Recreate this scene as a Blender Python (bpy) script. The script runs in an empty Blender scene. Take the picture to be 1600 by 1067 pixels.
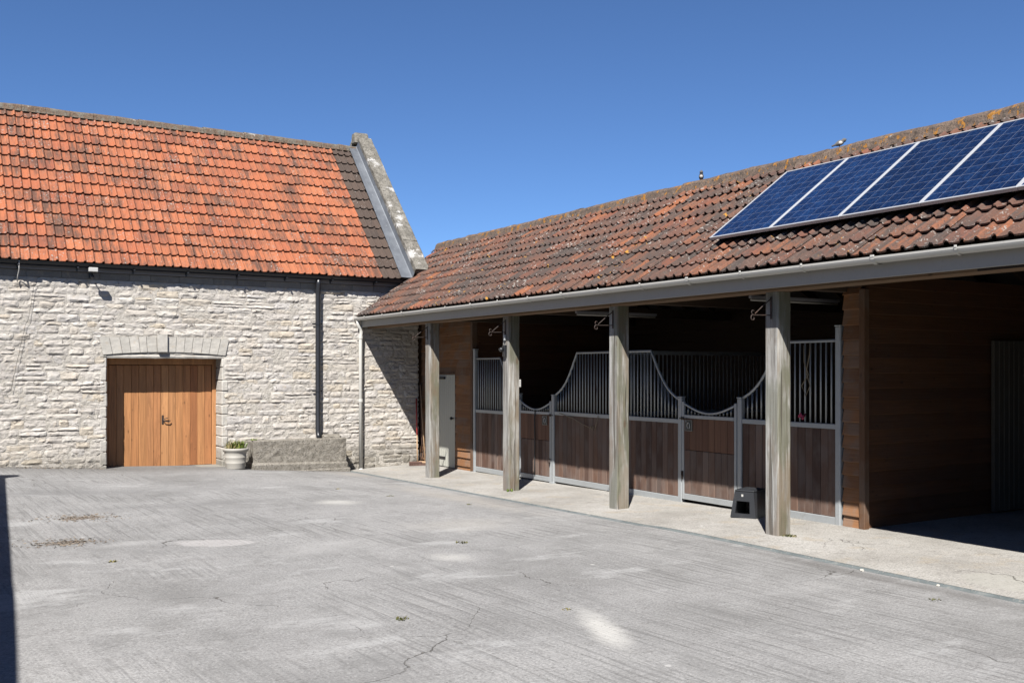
import bpy, math, random
from mathutils import Vector, Matrix, noise as mnoise

R = math.radians
rnd = random.Random(7)
sc = bpy.context.scene
COL = sc.collection

# ------------------------------------------------------------------ camera
ANG = 31.3
cam_d = bpy.data.cameras.new('camera')
cam_d.sensor_width = 36.0
cam_d.lens = 1553.0 / 1600.0 * 36.0
cam_d.shift_y = 45.5 / 1600.0
cam_d.clip_start = 0.05
cam_d.clip_end = 4000
cam = bpy.data.objects.new('camera', cam_d)
COL.objects.link(cam)
cam.location = (0, 0, 1.8)
cam.rotation_euler = (R(90), 0, R(-ANG))
sc.camera = cam

# ------------------------------------------------------------------ sky, sun, exposure
SUN_D = Vector((0.865, 1.0, -1.47)).normalized()          # direction the light travels
elev = math.asin(-SUN_D.z)
azim = math.atan2(-SUN_D.x, -SUN_D.y)                      # from +Y towards +X
w = bpy.data.worlds.new('World')
sc.world = w
w.use_nodes = True
wn = w.node_tree.nodes
wn.clear()
sky = wn.new('ShaderNodeTexSky')
sky.sky_type = 'NISHITA'
sky.sun_disc = False
sky.sun_elevation = elev
sky.sun_rotation = azim
sky.altitude = 2300
sky.air_density = 0.9
sky.dust_density = 0.0
sky.ozone_density = 10.0
bgn = wn.new('ShaderNodeBackground')
bgn.inputs['Strength'].default_value = 0.053
won = wn.new('ShaderNodeOutputWorld')
w.node_tree.links.new(sky.outputs[0], bgn.inputs['Color'])
w.node_tree.links.new(bgn.outputs[0], won.inputs['Surface'])

sd = bpy.data.lights.new('sun', 'SUN')
sd.energy = 5.0
sd.angle = R(0.53)
sd.color = (1.0, 0.965, 0.92)
sun = bpy.data.objects.new('sun', sd)
COL.objects.link(sun)
sun.location = (-8, -10, 14)
sun.rotation_euler = (-SUN_D).to_track_quat('Z', 'Y').to_euler()

sc.view_settings.view_transform = 'Standard'
sc.view_settings.look = 'None'
sc.view_settings.exposure = 1.3
sc.view_settings.gamma = 1.0
sc.view_settings.use_curve_mapping = False

# ------------------------------------------------------------------ helpers: objects
WLOC = {}

def tag(o, label=None, cat=None, group=None, kind=None):
    if label: o['label'] = label
    if cat: o['category'] = cat
    if group: o['group'] = group
    if kind: o['kind'] = kind
    return o

def setparent(o, p):
    if p is None: return
    o.parent = p
    o.matrix_parent_inverse = Matrix.Translation(-WLOC.get(p.name, Vector((0, 0, 0))))

def thing(name, loc, label, cat, group=None):
    o = bpy.data.objects.new(name, None)
    o.empty_display_size = 0.2
    COL.objects.link(o)
    o.location = loc
    WLOC[o.name] = Vector(loc)
    return tag(o, label, cat, group)

def mk(name, verts, faces, mat, parent=None, smooth=False):
    me = bpy.data.meshes.new(name)
    me.from_pydata([tuple(v) for v in verts], [], faces)
    if smooth:
        me.polygons.foreach_set('use_smooth', [True] * len(me.polygons))
    me.update()
    if mat: me.materials.append(mat)
    o = bpy.data.objects.new(name, me)
    COL.objects.link(o)
    setparent(o, parent)
    return o

def inst(name, me, M, parent):
    o = bpy.data.objects.new(name, me)
    COL.objects.link(o)
    setparent(o, parent)
    o.matrix_basis = M
    return o

class MB:
    """collects geometry of ONE part"""
    def __init__(s): s.v = []; s.f = []
    def add(s, v, f, M=None):
        n = len(s.v)
        s.v += [(M @ Vector(p)) if M is not None else Vector(p) for p in v]
        s.f += [tuple(i + n for i in q) for q in f]
        return s
    def box(s, x0, x1, y0, y1, z0, z1, b=0.0, M=None):
        v, f = cbox(x0, x1, y0, y1, z0, z1, b)
        return s.add(v, f, M)
    def tube(s, pts, r, seg=8, cap=True, M=None):
        v, f = tube(pts, r, seg, cap)
        return s.add(v, f, M)
    def lathe(s, prof, seg=24, M=None):
        v, f = lathe(prof, seg)
        return s.add(v, f, M)
    def build(s, name, mat, parent=None, smooth=False):
        return mk(name, s.v, s.f, mat, parent, smooth)

def cbox(x0, x1, y0, y1, z0, z1, b=0.0):
    if b <= 0:
        v = [(x0,y0,z0),(x1,y0,z0),(x1,y1,z0),(x0,y1,z0),(x0,y0,z1),(x1,y0,z1),(x1,y1,z1),(x0,y1,z1)]
        f = [(0,3,2,1),(4,5,6,7),(0,1,5,4),(1,2,6,5),(2,3,7,6),(3,0,4,7)]
        return v, f
    b = min(b, abs(x1-x0)*.45, abs(y1-y0)*.45, abs(z1-z0)*.45)
    X = (x0, x1); Y = (y0, y1); Z = (z0, z1)
    v = []; idx = {}
    for i in (0, 1):
        for j in (0, 1):
            for k in (0, 1):
                sx, sy, sz = 1-2*i, 1-2*j, 1-2*k
                for a in range(3):
                    p = [X[i]+sx*b, Y[j]+sy*b, Z[k]+sz*b]
                    p[a] = (X[i], Y[j], Z[k])[a]
                    idx[(i,j,k,a)] = len(v); v.append(tuple(p))
    c = Vector(((x0+x1)/2, (y0+y1)/2, (z0+z1)/2))
    f = []
    def face(q):
        p = [Vector(v[i]) for i in q]
        n = (p[1]-p[0]).cross(p[2]-p[0])
        m = sum(p, Vector()) / len(p) - c
        f.append(tuple(q) if n.dot(m) > 0 else tuple(reversed(q)))
    for a in range(3):
        o1, o2 = [q for q in range(3) if q != a]
        for s in (0, 1):
            q = []
            for (m1, m2) in ((0,0),(1,0),(1,1),(0,1)):
                t = [0,0,0]; t[a] = s; t[o1] = m1; t[o2] = m2
                q.append(idx[(t[0],t[1],t[2],a)])
            face(q)
    for a in range(3):            # edges along axis a
        o1, o2 = [q for q in range(3) if q != a]
        for m1 in (0, 1):
            for m2 in (0, 1):
                t0 = [0,0,0]; t0[o1] = m1; t0[o2] = m2
                t1 = list(t0); t1[a] = 1
                face([idx[(*t0,o1)], idx[(*t1,o1)], idx[(*t1,o2)], idx[(*t0,o2)]])
    for i in (0, 1):
        for j in (0, 1):
            for k in (0, 1):
                face([idx[(i,j,k,0)], idx[(i,j,k,1)], idx[(i,j,k,2)]])
    return v, f

def tube(pts, r, seg=8, cap=True):
    pts = [Vector(p) for p in pts]
    n = len(pts)
    rr = r if isinstance(r, (list, tuple)) else [r]*n
    v = []; f = []
    t0 = (pts[1]-pts[0]).normalized()
    up = Vector((0,0,1)) if abs(t0.z) < .9 else Vector((1,0,0))
    a = t0.cross(up).normalized()
    for i, p in enumerate(pts):
        t = (pts[min(i+1,n-1)] - pts[max(i-1,0)]).normalized()
        a = (a - t*a.dot(t))
        a = a.normalized() if a.length > 1e-6 else t.orthogonal().normalized()
        b = t.cross(a)
        for k in range(seg):
            an = 2*math.pi*k/seg
            v.append(p + (a*math.cos(an) + b*math.sin(an))*rr[i])
    for i in range(n-1):
        for k in range(seg):
            k2 = (k+1) % seg
            f.append((i*seg+k, i*seg+k2, (i+1)*seg+k2, (i+1)*seg+k))
    if cap:
        f.append(tuple(reversed(range(seg))))
        f.append(tuple((n-1)*seg+k for k in range(seg)))
    return v, f

def lathe(prof, seg=24):
    v = []; f = []
    for (r, z) in prof:
        for k in range(seg):
            an = 2*math.pi*k/seg
            v.append((r*math.cos(an), r*math.sin(an), z))
    for i in range(len(prof)-1):
        for k in range(seg):
            k2 = (k+1) % seg
            f.append((i*seg+k, i*seg+k2, (i+1)*seg+k2, (i+1)*seg+k))
    return v, f

def bx(name, x0, x1, y0, y1, z0, z1, mat, parent, b=0.004):
    v, f = cbox(min(x0,x1), max(x0,x1), min(y0,y1), max(y0,y1), min(z0,z1), max(z0,z1), b)
    return mk(name, v, f, mat, parent)

def nz(x, y=0.0, z=0.0): return mnoise.noise(Vector((x, y, z)))
def lerp(a, b, t): return a + (b-a)*t
def interp(x, xs, ys):
    if x <= xs[0]: return ys[0]
    for i in range(len(xs)-1):
        if x <= xs[i+1]: return lerp(ys[i], ys[i+1], (x-xs[i])/(xs[i+1]-xs[i]))
    return ys[-1]

def gz(x, y):
    """height of the paved ground"""
    g = interp(x, [-6,1.33,3,5,5.6,7.5,7.8,9.15,14], [.24,.19,.064,.0,-.05,-.185,-.2,-.165,-.165])
    t = min(1, max(0, (y-7.7)/11.1))
    t = t if t > .12 else t*t/.24 + .06*min(1, t/.12)*0 + 0.0
    return g*t

# ------------------------------------------------------------------ helpers: materials
ALB = 0.73      # overall reflectance of the place, set together with the exposure
class G:
    def __init__(s, name):
        s.m = bpy.data.materials.new(name); s.m.use_nodes = True
        s.t = s.m.node_tree; s.t.nodes.clear()
        s.out = s.t.nodes.new('ShaderNodeOutputMaterial')
        s.b = s.t.nodes.new('ShaderNodeBsdfPrincipled')
        s.t.links.new(s.b.outputs[0], s.out.inputs[0])
        s.geo = s.t.nodes.new('ShaderNodeNewGeometry')
        s.pos = s.geo.outputs['Position']
        s._r = None
    def link(s, a, b):
        if hasattr(a, 'is_output'): s.t.links.new(a, b)
        elif isinstance(a, (tuple, list)):
            if len(a) == 3 and len(b.default_value) == 4: a = (*a, 1)
            b.default_value = a
        else: b.default_value = a
    def node(s, typ, **kw):
        n = s.t.nodes.new(typ)
        for k, v in kw.items(): setattr(n, k, v)
        return n
    def rand(s):
        if s._r is None:
            oi = s.node('ShaderNodeObjectInfo')
            s._r = s.math('FRACT', s.math('ADD', oi.outputs['Random'], s.geo.outputs['Random Per Island']))
        return s._r
    def rand2(s, k): return s.math('FRACT', s.math('MULTIPLY', s.rand(), k))
    def math(s, op, a, b=0.0, c=0.0, clamp=False):
        n = s.node('ShaderNodeMath', operation=op); n.use_clamp = clamp
        s.link(a, n.inputs[0]); s.link(b, n.inputs[1]); s.link(c, n.inputs[2])
        return n.outputs[0]
    def mul(s, a, b): return s.math('MULTIPLY', a, b)
    def addv(s, a, b): return s.math('ADD', a, b)
    def vec(s, scale=(1,1,1), off=None, src=None):
        n = s.node('ShaderNodeVectorMath', operation='MULTIPLY')
        s.link(src if src is not None else s.pos, n.inputs[0]); n.inputs[1].default_value = scale
        o = n.outputs[0]
        if off is not None:
            k = s.node('ShaderNodeVectorMath', operation='ADD')
            s.t.links.new(o, k.inputs[0])
            c = s.node('ShaderNodeCombineXYZ')
            for i in range(3): s.link(off, c.inputs[i])
            s.t.links.new(c.outputs[0], k.inputs[1]); o = k.outputs[0]
        return o
    def xyz(s, src=None):
        n = s.node('ShaderNodeSeparateXYZ'); s.link(src if src is not None else s.pos, n.inputs[0]); return n.outputs
    def noise(s, vec, scale, detail=4, rough=.55, dist=0.0):
        n = s.node('ShaderNodeTexNoise')
        s.link(vec, n.inputs['Vector']); n.inputs['Scale'].default_value = scale
        n.inputs['Detail'].default_value = detail; n.inputs['Roughness'].default_value = rough
        n.inputs['Distortion'].default_value = dist
        return n.outputs[0]
    def noisec(s, vec, scale, detail=3):
        n = s.node('ShaderNodeTexNoise')
        s.link(vec, n.inputs['Vector']); n.inputs['Scale'].default_value = scale; n.inputs['Detail'].default_value = detail
        return n.outputs[1]
    def voro(s, vec, scale, feature='F1', rnd=1.0, out=0):
        n = s.node('ShaderNodeTexVoronoi', feature=feature)
        s.link(vec, n.inputs['Vector']); n.inputs['Scale'].default_value = scale
        n.inputs['Randomness'].default_value = rnd
        return n.outputs[out]
    def ss(s, x, lo, hi, a=0.0, b=1.0):
        n = s.node('ShaderNodeMapRange', interpolation_type='SMOOTHSTEP')
        s.link(x, n.inputs[0]); s.link(lo, n.inputs[1]); s.link(hi, n.inputs[2])
        n.inputs[3].default_value = a; n.inputs[4].default_value = b
        return n.outputs[0]
    def ramp(s, fac, stops, interp='LINEAR'):
        n = s.node('ShaderNodeValToRGB'); cr = n.color_ramp; cr.interpolation = interp
        while len(cr.elements) < len(stops): cr.elements.new(0.5)
        for e, (p, c) in zip(cr.elements, stops): e.position = p; e.color = (*c, 1)
        s.link(fac, n.inputs[0]); return n.outputs[0]
    def mix(s, fac, a, b, mode='MIX'):
        n = s.node('ShaderNodeMix', data_type='RGBA', blend_type=mode); n.clamp_factor = True
        s.link(fac, n.inputs[0]); s.link(a, n.inputs[6]); s.link(b, n.inputs[7])
        return n.outputs[2]
    def scale(s, col, f):
        n = s.node('ShaderNodeVectorMath', operation='SCALE')
        s.link(col, n.inputs[0]); s.link(f, n.inputs[3]); return n.outputs[0]
    def bump(s, h, strength=.5, dist=.01, prev=None):
        n = s.node('ShaderNodeBump'); s.link(h, n.inputs['Height'])
        n.inputs['Strength'].default_value = strength; n.inputs['Distance'].default_value = dist
        if prev is not None: s.t.links.new(prev, n.inputs['Normal'])
        return n.outputs[0]
    def done(s, col, rough=.8, normal=None, metal=0.0, spec=.5, coat=0.0):
        s.link(s.scale(col, ALB), s.b.inputs['Base Color']); s.link(rough, s.b.inputs['Roughness'])
        s.link(metal, s.b.inputs['Metallic']); s.b.inputs['Specular IOR Level'].default_value = spec
        if coat: s.b.inputs['Coat Weight'].default_value = coat
        if normal is not None: s.t.links.new(normal, s.b.inputs['Normal'])
        return s.m

MAT = {}

def m_limestone(name, cols, dirt=.5, bumpk=1.0, crevk=0.0):
    g = G(name)
    c = g.ramp(g.rand(), cols)
    v = g.vec((1,1,1), g.mul(g.rand(), 7.0))
    n1 = g.noise(v, 5.0, 5, .6)
    n2 = g.noise(v, 22.0, 5, .65)
    n3 = g.noise(v, 90.0, 3, .6)
    c = g.scale(c, g.addv(.72, g.mul(n1, .56)))
    lf = g.noise(g.pos, .8, 4, .6)
    c = g.mix(g.mul(g.ss(g.addv(g.mul(n2, .7), g.mul(lf, .5)), .56, .80), dirt), c, (.27, .25, .225))
    c = g.mix(g.mul(g.ss(g.noise(v, 9.0, 4, .6), .56, .72), .4), c, (.45, .36, .25))
    c = g.mix(g.mul(g.ss(n3, .55, .75), .35), c, (.56, .54, .50))
    x, y, z = g.xyz()
    c = g.mix(g.mul(g.ss(g.addv(z, g.mul(n1, -.7)), .12, -.32), .65), c, (.13, .12, .095))
    wv = g.node('ShaderNodeVectorMath', operation='ADD'); g.link(g.pos, wv.inputs[0])
    ws = g.node('ShaderNodeVectorMath', operation='SCALE'); g.link(g.noisec(g.pos, 9.0, 3), ws.inputs[0]); ws.inputs[3].default_value = .10
    g.t.links.new(ws.outputs[0], wv.inputs[1])
    ed = g.voro(g.vec((4.2, 4.2, 9.5), None, wv.outputs[0]), 1.0, 'DISTANCE_TO_EDGE')
    crev = g.mul(g.mul(g.ss(ed, .05, .012), g.ss(g.noise(g.vec((1,1,2.0), 3.0), 5.0, 3, .6), .52, .62)), crevk)
    c = g.mix(g.mul(crev, .75), c, (.10, .088, .075))
    h = g.addv(g.addv(g.addv(g.mul(n1, .4), g.mul(n2, .5)), g.mul(n3, .42)), g.mul(crev, -.6))
    ridg = g.voro(g.vec((7, 7, 13), g.mul(g.rand(), 9.0)), 1.0, 'F1')
    h = g.addv(h, g.mul(ridg, .45))
    return g.done(c, .93, g.bump(h, .85*bumpk, .028), spec=.2)

MAT['stone'] = m_limestone('limestone', [(0,(.465,.425,.372)),(.2,(.515,.480,.432)),(.4,(.430,.398,.362)),(.6,(.530,.498,.450)),(.75,(.465,.438,.410)),(.92,(.500,.436,.345)),(1,(.40,.368,.330))], .42, .75, 1.0)
MAT['ashlar'] = m_limestone('dressed_limestone', [(0,(.44,.418,.375)),(.5,(.48,.455,.41)),(1,(.42,.40,.36))], .3, .5)
MAT['block'] = m_limestone('wall_plate_block', [(0,(.20,.19,.17)),(.5,(.24,.225,.20)),(1,(.18,.17,.155))], .4, .35)

def m_mortar():
    g = G('lime_mortar')
    n = g.noise(g.pos, 14, 5, .65); n2 = g.noise(g.pos, 60, 3, .6)
    c = g.ramp(n, [(.3,(.36,.332,.292)),(.55,(.445,.415,.368)),(.75,(.495,.465,.415))])
    return g.done(c, .95, g.bump(g.addv(n, g.mul(n2, .4)), .9, .03), spec=.15)
MAT['mortar'] = m_mortar()

def m_tile(name, base, dark, darkbias, lichen, speck, yellow, sootcol=(.045,.035,.032), rollv=(6.9,.2,.2), dust=(.27,.165,.115), strv=(19,2.5,2.5)):
    g = G(name)
    r = g.rand(); r2 = g.rand2(17.3); r3 = g.rand2(53.7)
    c = g.ramp(r, base)
    v = g.vec((1,1,1), g.mul(r, 5.0))
    patch = g.noise(g.pos, 1.1, 3, .55)
    streak = g.noise(g.vec(strv, g.mul(r2, 4.0)), 1.0, 4, .6)
    fine = g.noise(v, 38.0, 4, .7)
    # soot and algae: some tiles badly, most only in streaks
    roll = g.noise(g.vec(rollv, g.mul(r, 40.0)), 1.0, 1, .5)
    lev = g.addv(g.addv(g.mul(r2, .15), g.mul(patch, .45)), g.addv(g.mul(streak, .75), g.addv(g.mul(fine, .5), g.mul(roll, .5))))
    d = g.ss(lev, darkbias, darkbias + .34)
    c = g.mix(g.mul(d, .92), c, dark)
    c = g.mix(g.mul(g.ss(g.noise(v, 14.0, 5, .7), .52, .72), .35), c, dust)
    c = g.scale(c, g.addv(.72, g.mul(fine, .56)))
    # pale and black crust lichen
    l1 = g.noise(g.vec((1,1,1), g.mul(r3, 3.0)), 26.0, 3, .6)
    c = g.mix(g.mul(g.ss(g.addv(l1, g.mul(r3, .10)), lichen, lichen + .05), .85), c, (.29,.275,.25))
    s1 = g.noise(v, 60.0, 2, .6)
    c = g.mix(g.mul(g.ss(s1, speck, speck + .06), .85), c, sootcol)
    if yellow:
        y1 = g.noise(g.pos, 6.5, 3, .6)
        c = g.mix(g.ss(g.addv(y1, g.mul(patch, .25)), yellow, yellow + .035), c, (.36,.18,.03))
    bm = g.bump(g.addv(fine, g.mul(streak, .5)), .35, .008)
    return g.done(c, .88, bm, spec=.25)

MAT['tile'] = m_tile('clay_tile_orange', [(0,(.335,.108,.050)),(.3,(.355,.120,.056)),(.55,(.30,.094,.047)),(.8,(.37,.132,.062)),(1,(.262,.084,.046))],
                     (.082,.048,.036), 1.06, .69, .66, None)
MAT['tile_dark'] = m_tile('clay_tile_sooty', [(0,(.068,.048,.038)),(.5,(.085,.060,.047)),(1,(.056,.043,.036))], (.036,.030,.026), 1.2, .72, .6, None, dust=(.11,.09,.075))
MAT['tile_old'] = m_tile('clay_tile_weathered', [(0,(.185,.068,.04)),(.2,(.135,.062,.043)),(.45,(.10,.06,.046)),(.7,(.15,.068,.043)),(.88,(.25,.092,.043)),(1,(.105,.064,.05))],
                         (.056,.047,.042), 1.02, .685, .60, .815, dust=(.19,.145,.115), rollv=(.2,6.7,.2), strv=(2.5,19,2.5))

def m_crust(name, base, pale, pk, orange=0.0, scale=1.0):
    g = G(name)
    n1 = g.noise(g.pos, 7*scale, 5, .65); n2 = g.noise(g.pos, 30*scale, 4, .65); n3 = g.noise(g.pos, 3.2*scale, 4, .6)
    c = g.ramp(n1, base)
    c = g.mix(g.mul(g.ss(n2, .52, .62), .7), c, (.055,.05,.043))
    c = g.mix(g.ss(g.addv(g.mul(n3, .7), g.mul(n2, .3)), pk, pk+.04), c, pale)
    if orange:
        n4 = g.noise(g.vec((1,1,1), 3.3), 9*scale, 4, .6)
        c = g.mix(g.ss(n4, orange, orange+.05), c, (.30,.14,.03))
    return g.done(c, .95, g.bump(g.addv(n1, n2), .8, .02), spec=.15)
MAT['coping'] = m_crust('lichened_coping_stone', [(.3,(.105,.098,.083)),(.5,(.185,.172,.147)),(.7,(.26,.242,.21))], (.42,.41,.39), .565)
MAT['ridge'] = m_crust('mortared_ridge_tile', [(.3,(.085,.062,.045)),(.45,(.145,.10,.07)),(.58,(.15,.135,.11)),(.75,(.21,.18,.145))], (.30,.28,.245), .60)
MAT['ridge_old'] = m_crust('lichened_ridge_tile', [(.3,(.085,.065,.052)),(.5,(.135,.10,.078)),(.7,(.19,.14,.105))], (.30,.28,.25), .62, .575)
MAT['trough'] = m_crust('rough_grey_stone', [(.3,(.165,.148,.122)),(.5,(.235,.215,.183)),(.7,(.305,.282,.245))], (.36,.335,.29), .63, scale=1.6)

def m_lead():
    g = G('lead_sheet')
    n = g.noise(g.pos, 4, 4, .6); n2 = g.noise(g.pos, 25, 3, .6)
    c = g.ramp(n, [(.3,(.105,.115,.132)),(.7,(.18,.195,.215))])
    c = g.mix(g.ss(n2, .66, .72), c, (.36,.37,.385))
    return g.done(c, .55, g.bump(n, .3, .02), metal=.25)
MAT['lead'] = m_lead()

def m_paint(name, col, rough=.5, var=.12, metal=0.0, grime=(.12,.11,.09), gk=.35):
    g = G(name)
    n = g.noise(g.pos, 6, 4, .6); n2 = g.noise(g.pos, 40, 4, .65)
    c = g.scale(col, g.addv(1-var, g.mul(n, 2*var)))
    c = g.mix(g.mul(g.ss(g.addv(g.mul(n, .6), g.mul(n2, .4)), .52, .7), gk), c, grime)
    return g.done(c, g.addv(rough-.08, g.mul(n2, .16)), g.bump(n2, .12, .004), metal=metal)
MAT['black_plastic'] = m_paint('black_gutter_plastic', (.018,.019,.022), .35, .1, gk=.15)
MAT['step_plastic'] = m_paint('black_step_plastic', (.022,.024,.028), .5, .1, gk=.2, grime=(.2,.18,.15))
MAT['pale_plastic'] = m_paint('pale_grey_gutter_plastic', (.54,.53,.49), .4, .08, gk=.25, grime=(.2,.18,.14))
MAT['white_plastic'] = m_paint('white_plastic', (.48,.47,.445), .4, .05, gk=.1)
MAT['fascia'] = m_paint('grey_fascia_paint', (.35,.335,.30), .6, .1, gk=.2)
MAT['soffit'] = m_paint('lilac_grey_fascia_paint', (.20,.195,.205), .6, .1, gk=.2)
MAT['iron'] = m_paint('rusty_black_iron', (.045,.032,.027), .65, .3, .4, grime=(.14,.06,.03), gk=.6)
MAT['galv'] = m_paint('galvanised_steel', (.40,.42,.425), .5, .18, .3, grime=(.25,.25,.24), gk=.5)
MAT['cream'] = m_paint('cream_door_paint', (.42,.42,.37), .55, .06, gk=.15, grime=(.3,.28,.22))
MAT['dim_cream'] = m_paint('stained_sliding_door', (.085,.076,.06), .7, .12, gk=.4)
MAT['pot'] = m_paint('cream_stoneware', (.37,.35,.31), .6, .08, gk=.35, grime=(.3,.28,.22))
MAT['soil'] = m_paint('potting_soil', (.05,.038,.028), .95, .3)
MAT['red'] = m_paint('red_handle_paint', (.42,.035,.03), .5, .1, gk=.2)
MAT['bristle'] = m_paint('broom_bristle', (.11,.06,.045), .9, .3)
MAT['alu'] = m_paint('aluminium_panel_frame', (.50,.51,.52), .4, .05, .35, gk=.1)
MAT['rope'] = m_paint('baler_twine', (.30,.24,.16), .9, .2)
MAT['rope_red'] = m_paint('pink_twine', (.50,.06,.14), .9, .2)
MAT['sign_black'] = m_paint('black_sign_enamel', (.02,.024,.022), .4, .1, gk=.1)
MAT['bird'] = m_paint('grey_feathers', (.10,.095,.09), .9, .25)
MAT['bird_pale'] = m_paint('pale_breast_feathers', (.45,.42,.38), .9, .1)
MAT['dark'] = m_paint('dark_roof_lining', (.05,.042,.035), .9, .1)
MAT['rubber'] = m_paint('black_cable', (.02,.02,.02), .6, .1)
MAT['pebble'] = m_paint('white_pebble', (.45,.43,.38), .8, .1)

def m_wood(name, axis, cols, grain=1.0, greycol=None, greyk=0.0, rough=.75, bumpk=.4, contrast=.5, zgrey=None, knots=True):
    """axis: 0,1,2 = direction the grain runs in world space"""
    g = G(name)
    r = g.rand()
    sc3 = [14.0*grain]*3; sc3[axis] = .9*grain
    v = g.vec(tuple(sc3), g.mul(r, 31.0))
    big = g.noise(v, 1.0, 4, .6, .6)
    sc4 = [70.0*grain]*3; sc4[axis] = 1.6*grain
    fine = g.noise(g.vec(tuple(sc4), g.mul(r, 13.0)), 1.0, 3, .6)
    rings = g.math('FRACT', g.mul(big, 5.0))
    c = g.ramp(r, cols)
    k = g.addv(g.addv(g.mul(big, .7), g.mul(fine, .45)), g.mul(rings, .24))
    c = g.scale(c, g.addv(1.0-contrast*.62, g.mul(k, contrast)))
    if knots:
        sk = [6.0]*3; sk[axis] = 3.2
        kn = g.voro(g.vec(tuple(sk), g.mul(r, 19.0)), 1.0)
        c = g.mix(g.mul(g.ss(kn, .13, .05), .6), c, g.scale(c, .3))
    if greycol:
        gn = g.noise(g.vec((2.2,2.2,1.4), g.mul(r, 5.0)), 1.3, 4, .6)
        c = g.mix(g.mul(g.ss(gn, .42, .62), greyk), c, g.scale(greycol, g.addv(.6, g.mul(fine, .8))))
    return g.done(c, rough, g.bump(g.addv(g.mul(big, .5), fine), bumpk, .006), spec=.3)

MAT['door_wood'] = m_wood('new_larch_plank', 2, [(0,(.31,.135,.052)),(.25,(.37,.178,.072)),(.5,(.27,.108,.042)),(.75,(.40,.200,.085)),(1,(.32,.148,.06))], .6, None, 0, .6, .35, 1.35)
MAT['board_wood'] = m_wood('brown_lap_board_along_y', 1, [(0,(.20,.092,.040)),(.5,(.255,.122,.054)),(1,(.145,.068,.032))], .8, (.20,.16,.13), .5, .8, .6, .8)
MAT['board_shaded'] = m_wood('shade_painted_interior_board', 1, [(0,(.045,.026,.016)),(1,(.06,.036,.022))], .8)  # darker copy of the lap board, interior shade put into its colour
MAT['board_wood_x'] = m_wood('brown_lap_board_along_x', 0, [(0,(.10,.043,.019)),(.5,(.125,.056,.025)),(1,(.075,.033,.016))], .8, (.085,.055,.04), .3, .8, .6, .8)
MAT['trim_wood'] = m_wood('brown_corner_batten', 2, [(0,(.115,.058,.029)),(1,(.14,.07,.037))], 1, (.16,.135,.115), .4)
MAT['stall_wood'] = m_wood('stall_hardwood_plank', 2, [(0,(.095,.056,.041)),(.2,(.145,.090,.067)),(.4,(.070,.040,.030)),(.6,(.13,.072,.048)),(.8,(.17,.115,.090)),(1,(.10,.050,.033))], 1, (.17,.142,.126), .45, .8, .4, .8, knots=False)
MAT['stall_wood_new'] = m_wood('replacement_hardwood_plank', 2, [(0,(.13,.064,.041)),(.5,(.17,.088,.054)),(1,(.105,.053,.036))], 1, None, 0, .75, .35, .8, knots=False)
MAT['beam_wood'] = m_wood('brown_softwood_beam', 1, [(0,(.17,.106,.062)),(1,(.20,.126,.075))], .6, (.2,.15,.1), .4, .8, .4, .6)
MAT['rafter_wood'] = m_wood('dark_rafter', 0, [(0,(.05,.034,.022)),(1,(.07,.046,.03))], .6)
MAT['handle_wood'] = m_wood('pale_broom_handle', 2, [(0,(.38,.25,.15)),(1,(.44,.30,.18))], 1)

def m_post():
    g = G('weathered_post_timber')
    r = g.rand()
    big = g.noise(g.vec((11,11,.8), g.mul(r, 31.0)), 1.0, 5, .65, .8)
    fine = g.noise(g.vec((75,75,1.6), g.mul(r, 13.0)), 1.0, 4, .65)
    cut = g.noise(g.vec((3,3,120), g.mul(r, 3.0)), 1.0, 2, .5)
    c = g.ramp(g.addv(g.mul(big, .6), g.mul(fine, .6)), [(.44,(.075,.066,.054)),(.57,(.215,.20,.176)),(.70,(.385,.378,.352))])
    pa = g.noise(g.vec((3.0,3.0,.9), g.mul(r, 9.0)), 1.2, 4, .6)
    c = g.mix(g.mul(g.ss(pa, .48, .60), .75), c, (.125,.124,.085))
    pb = g.noise(g.vec((3.4,3.4,.8), g.mul(r, 23.0)), 1.3, 4, .6)
    c = g.mix(g.mul(g.ss(pb, .50, .62), .75), c, (.165,.122,.082))
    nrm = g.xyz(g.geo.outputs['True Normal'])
    side = g.ss(nrm[1], -.55, -.85)  # mask of one face, for its stain and the painted face contrast
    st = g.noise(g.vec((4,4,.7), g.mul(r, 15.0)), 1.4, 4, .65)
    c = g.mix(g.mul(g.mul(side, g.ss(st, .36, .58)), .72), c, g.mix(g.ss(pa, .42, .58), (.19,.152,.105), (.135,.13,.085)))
    c = g.mix(g.mul(g.math('SUBTRACT', 1.0, side), .18), c, (.38,.385,.39))  # painted light: the other faces made paler and bluer
    kn = g.voro(g.vec((5,5,2.0), g.mul(r, 19.0)), 1.0)
    c = g.mix(g.mul(g.ss(kn, .16, .05), .7), c, (.10,.065,.042))
    crack = g.ss(g.noise(g.vec((14,14,.5), g.mul(r, 41.0)), 1.0, 2, .5, .4), .625, .66)
    c = g.mix(g.mul(crack, .75), c, (.09,.075,.06))
    h = g.addv(g.addv(g.mul(big, .6), g.mul(fine, .7)), g.addv(g.mul(cut, .15), g.mul(crack, -1.2)))
    return g.done(c, .9, g.bump(h, .7, .01), spec=.2)
MAT['post'] = m_post()

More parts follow.
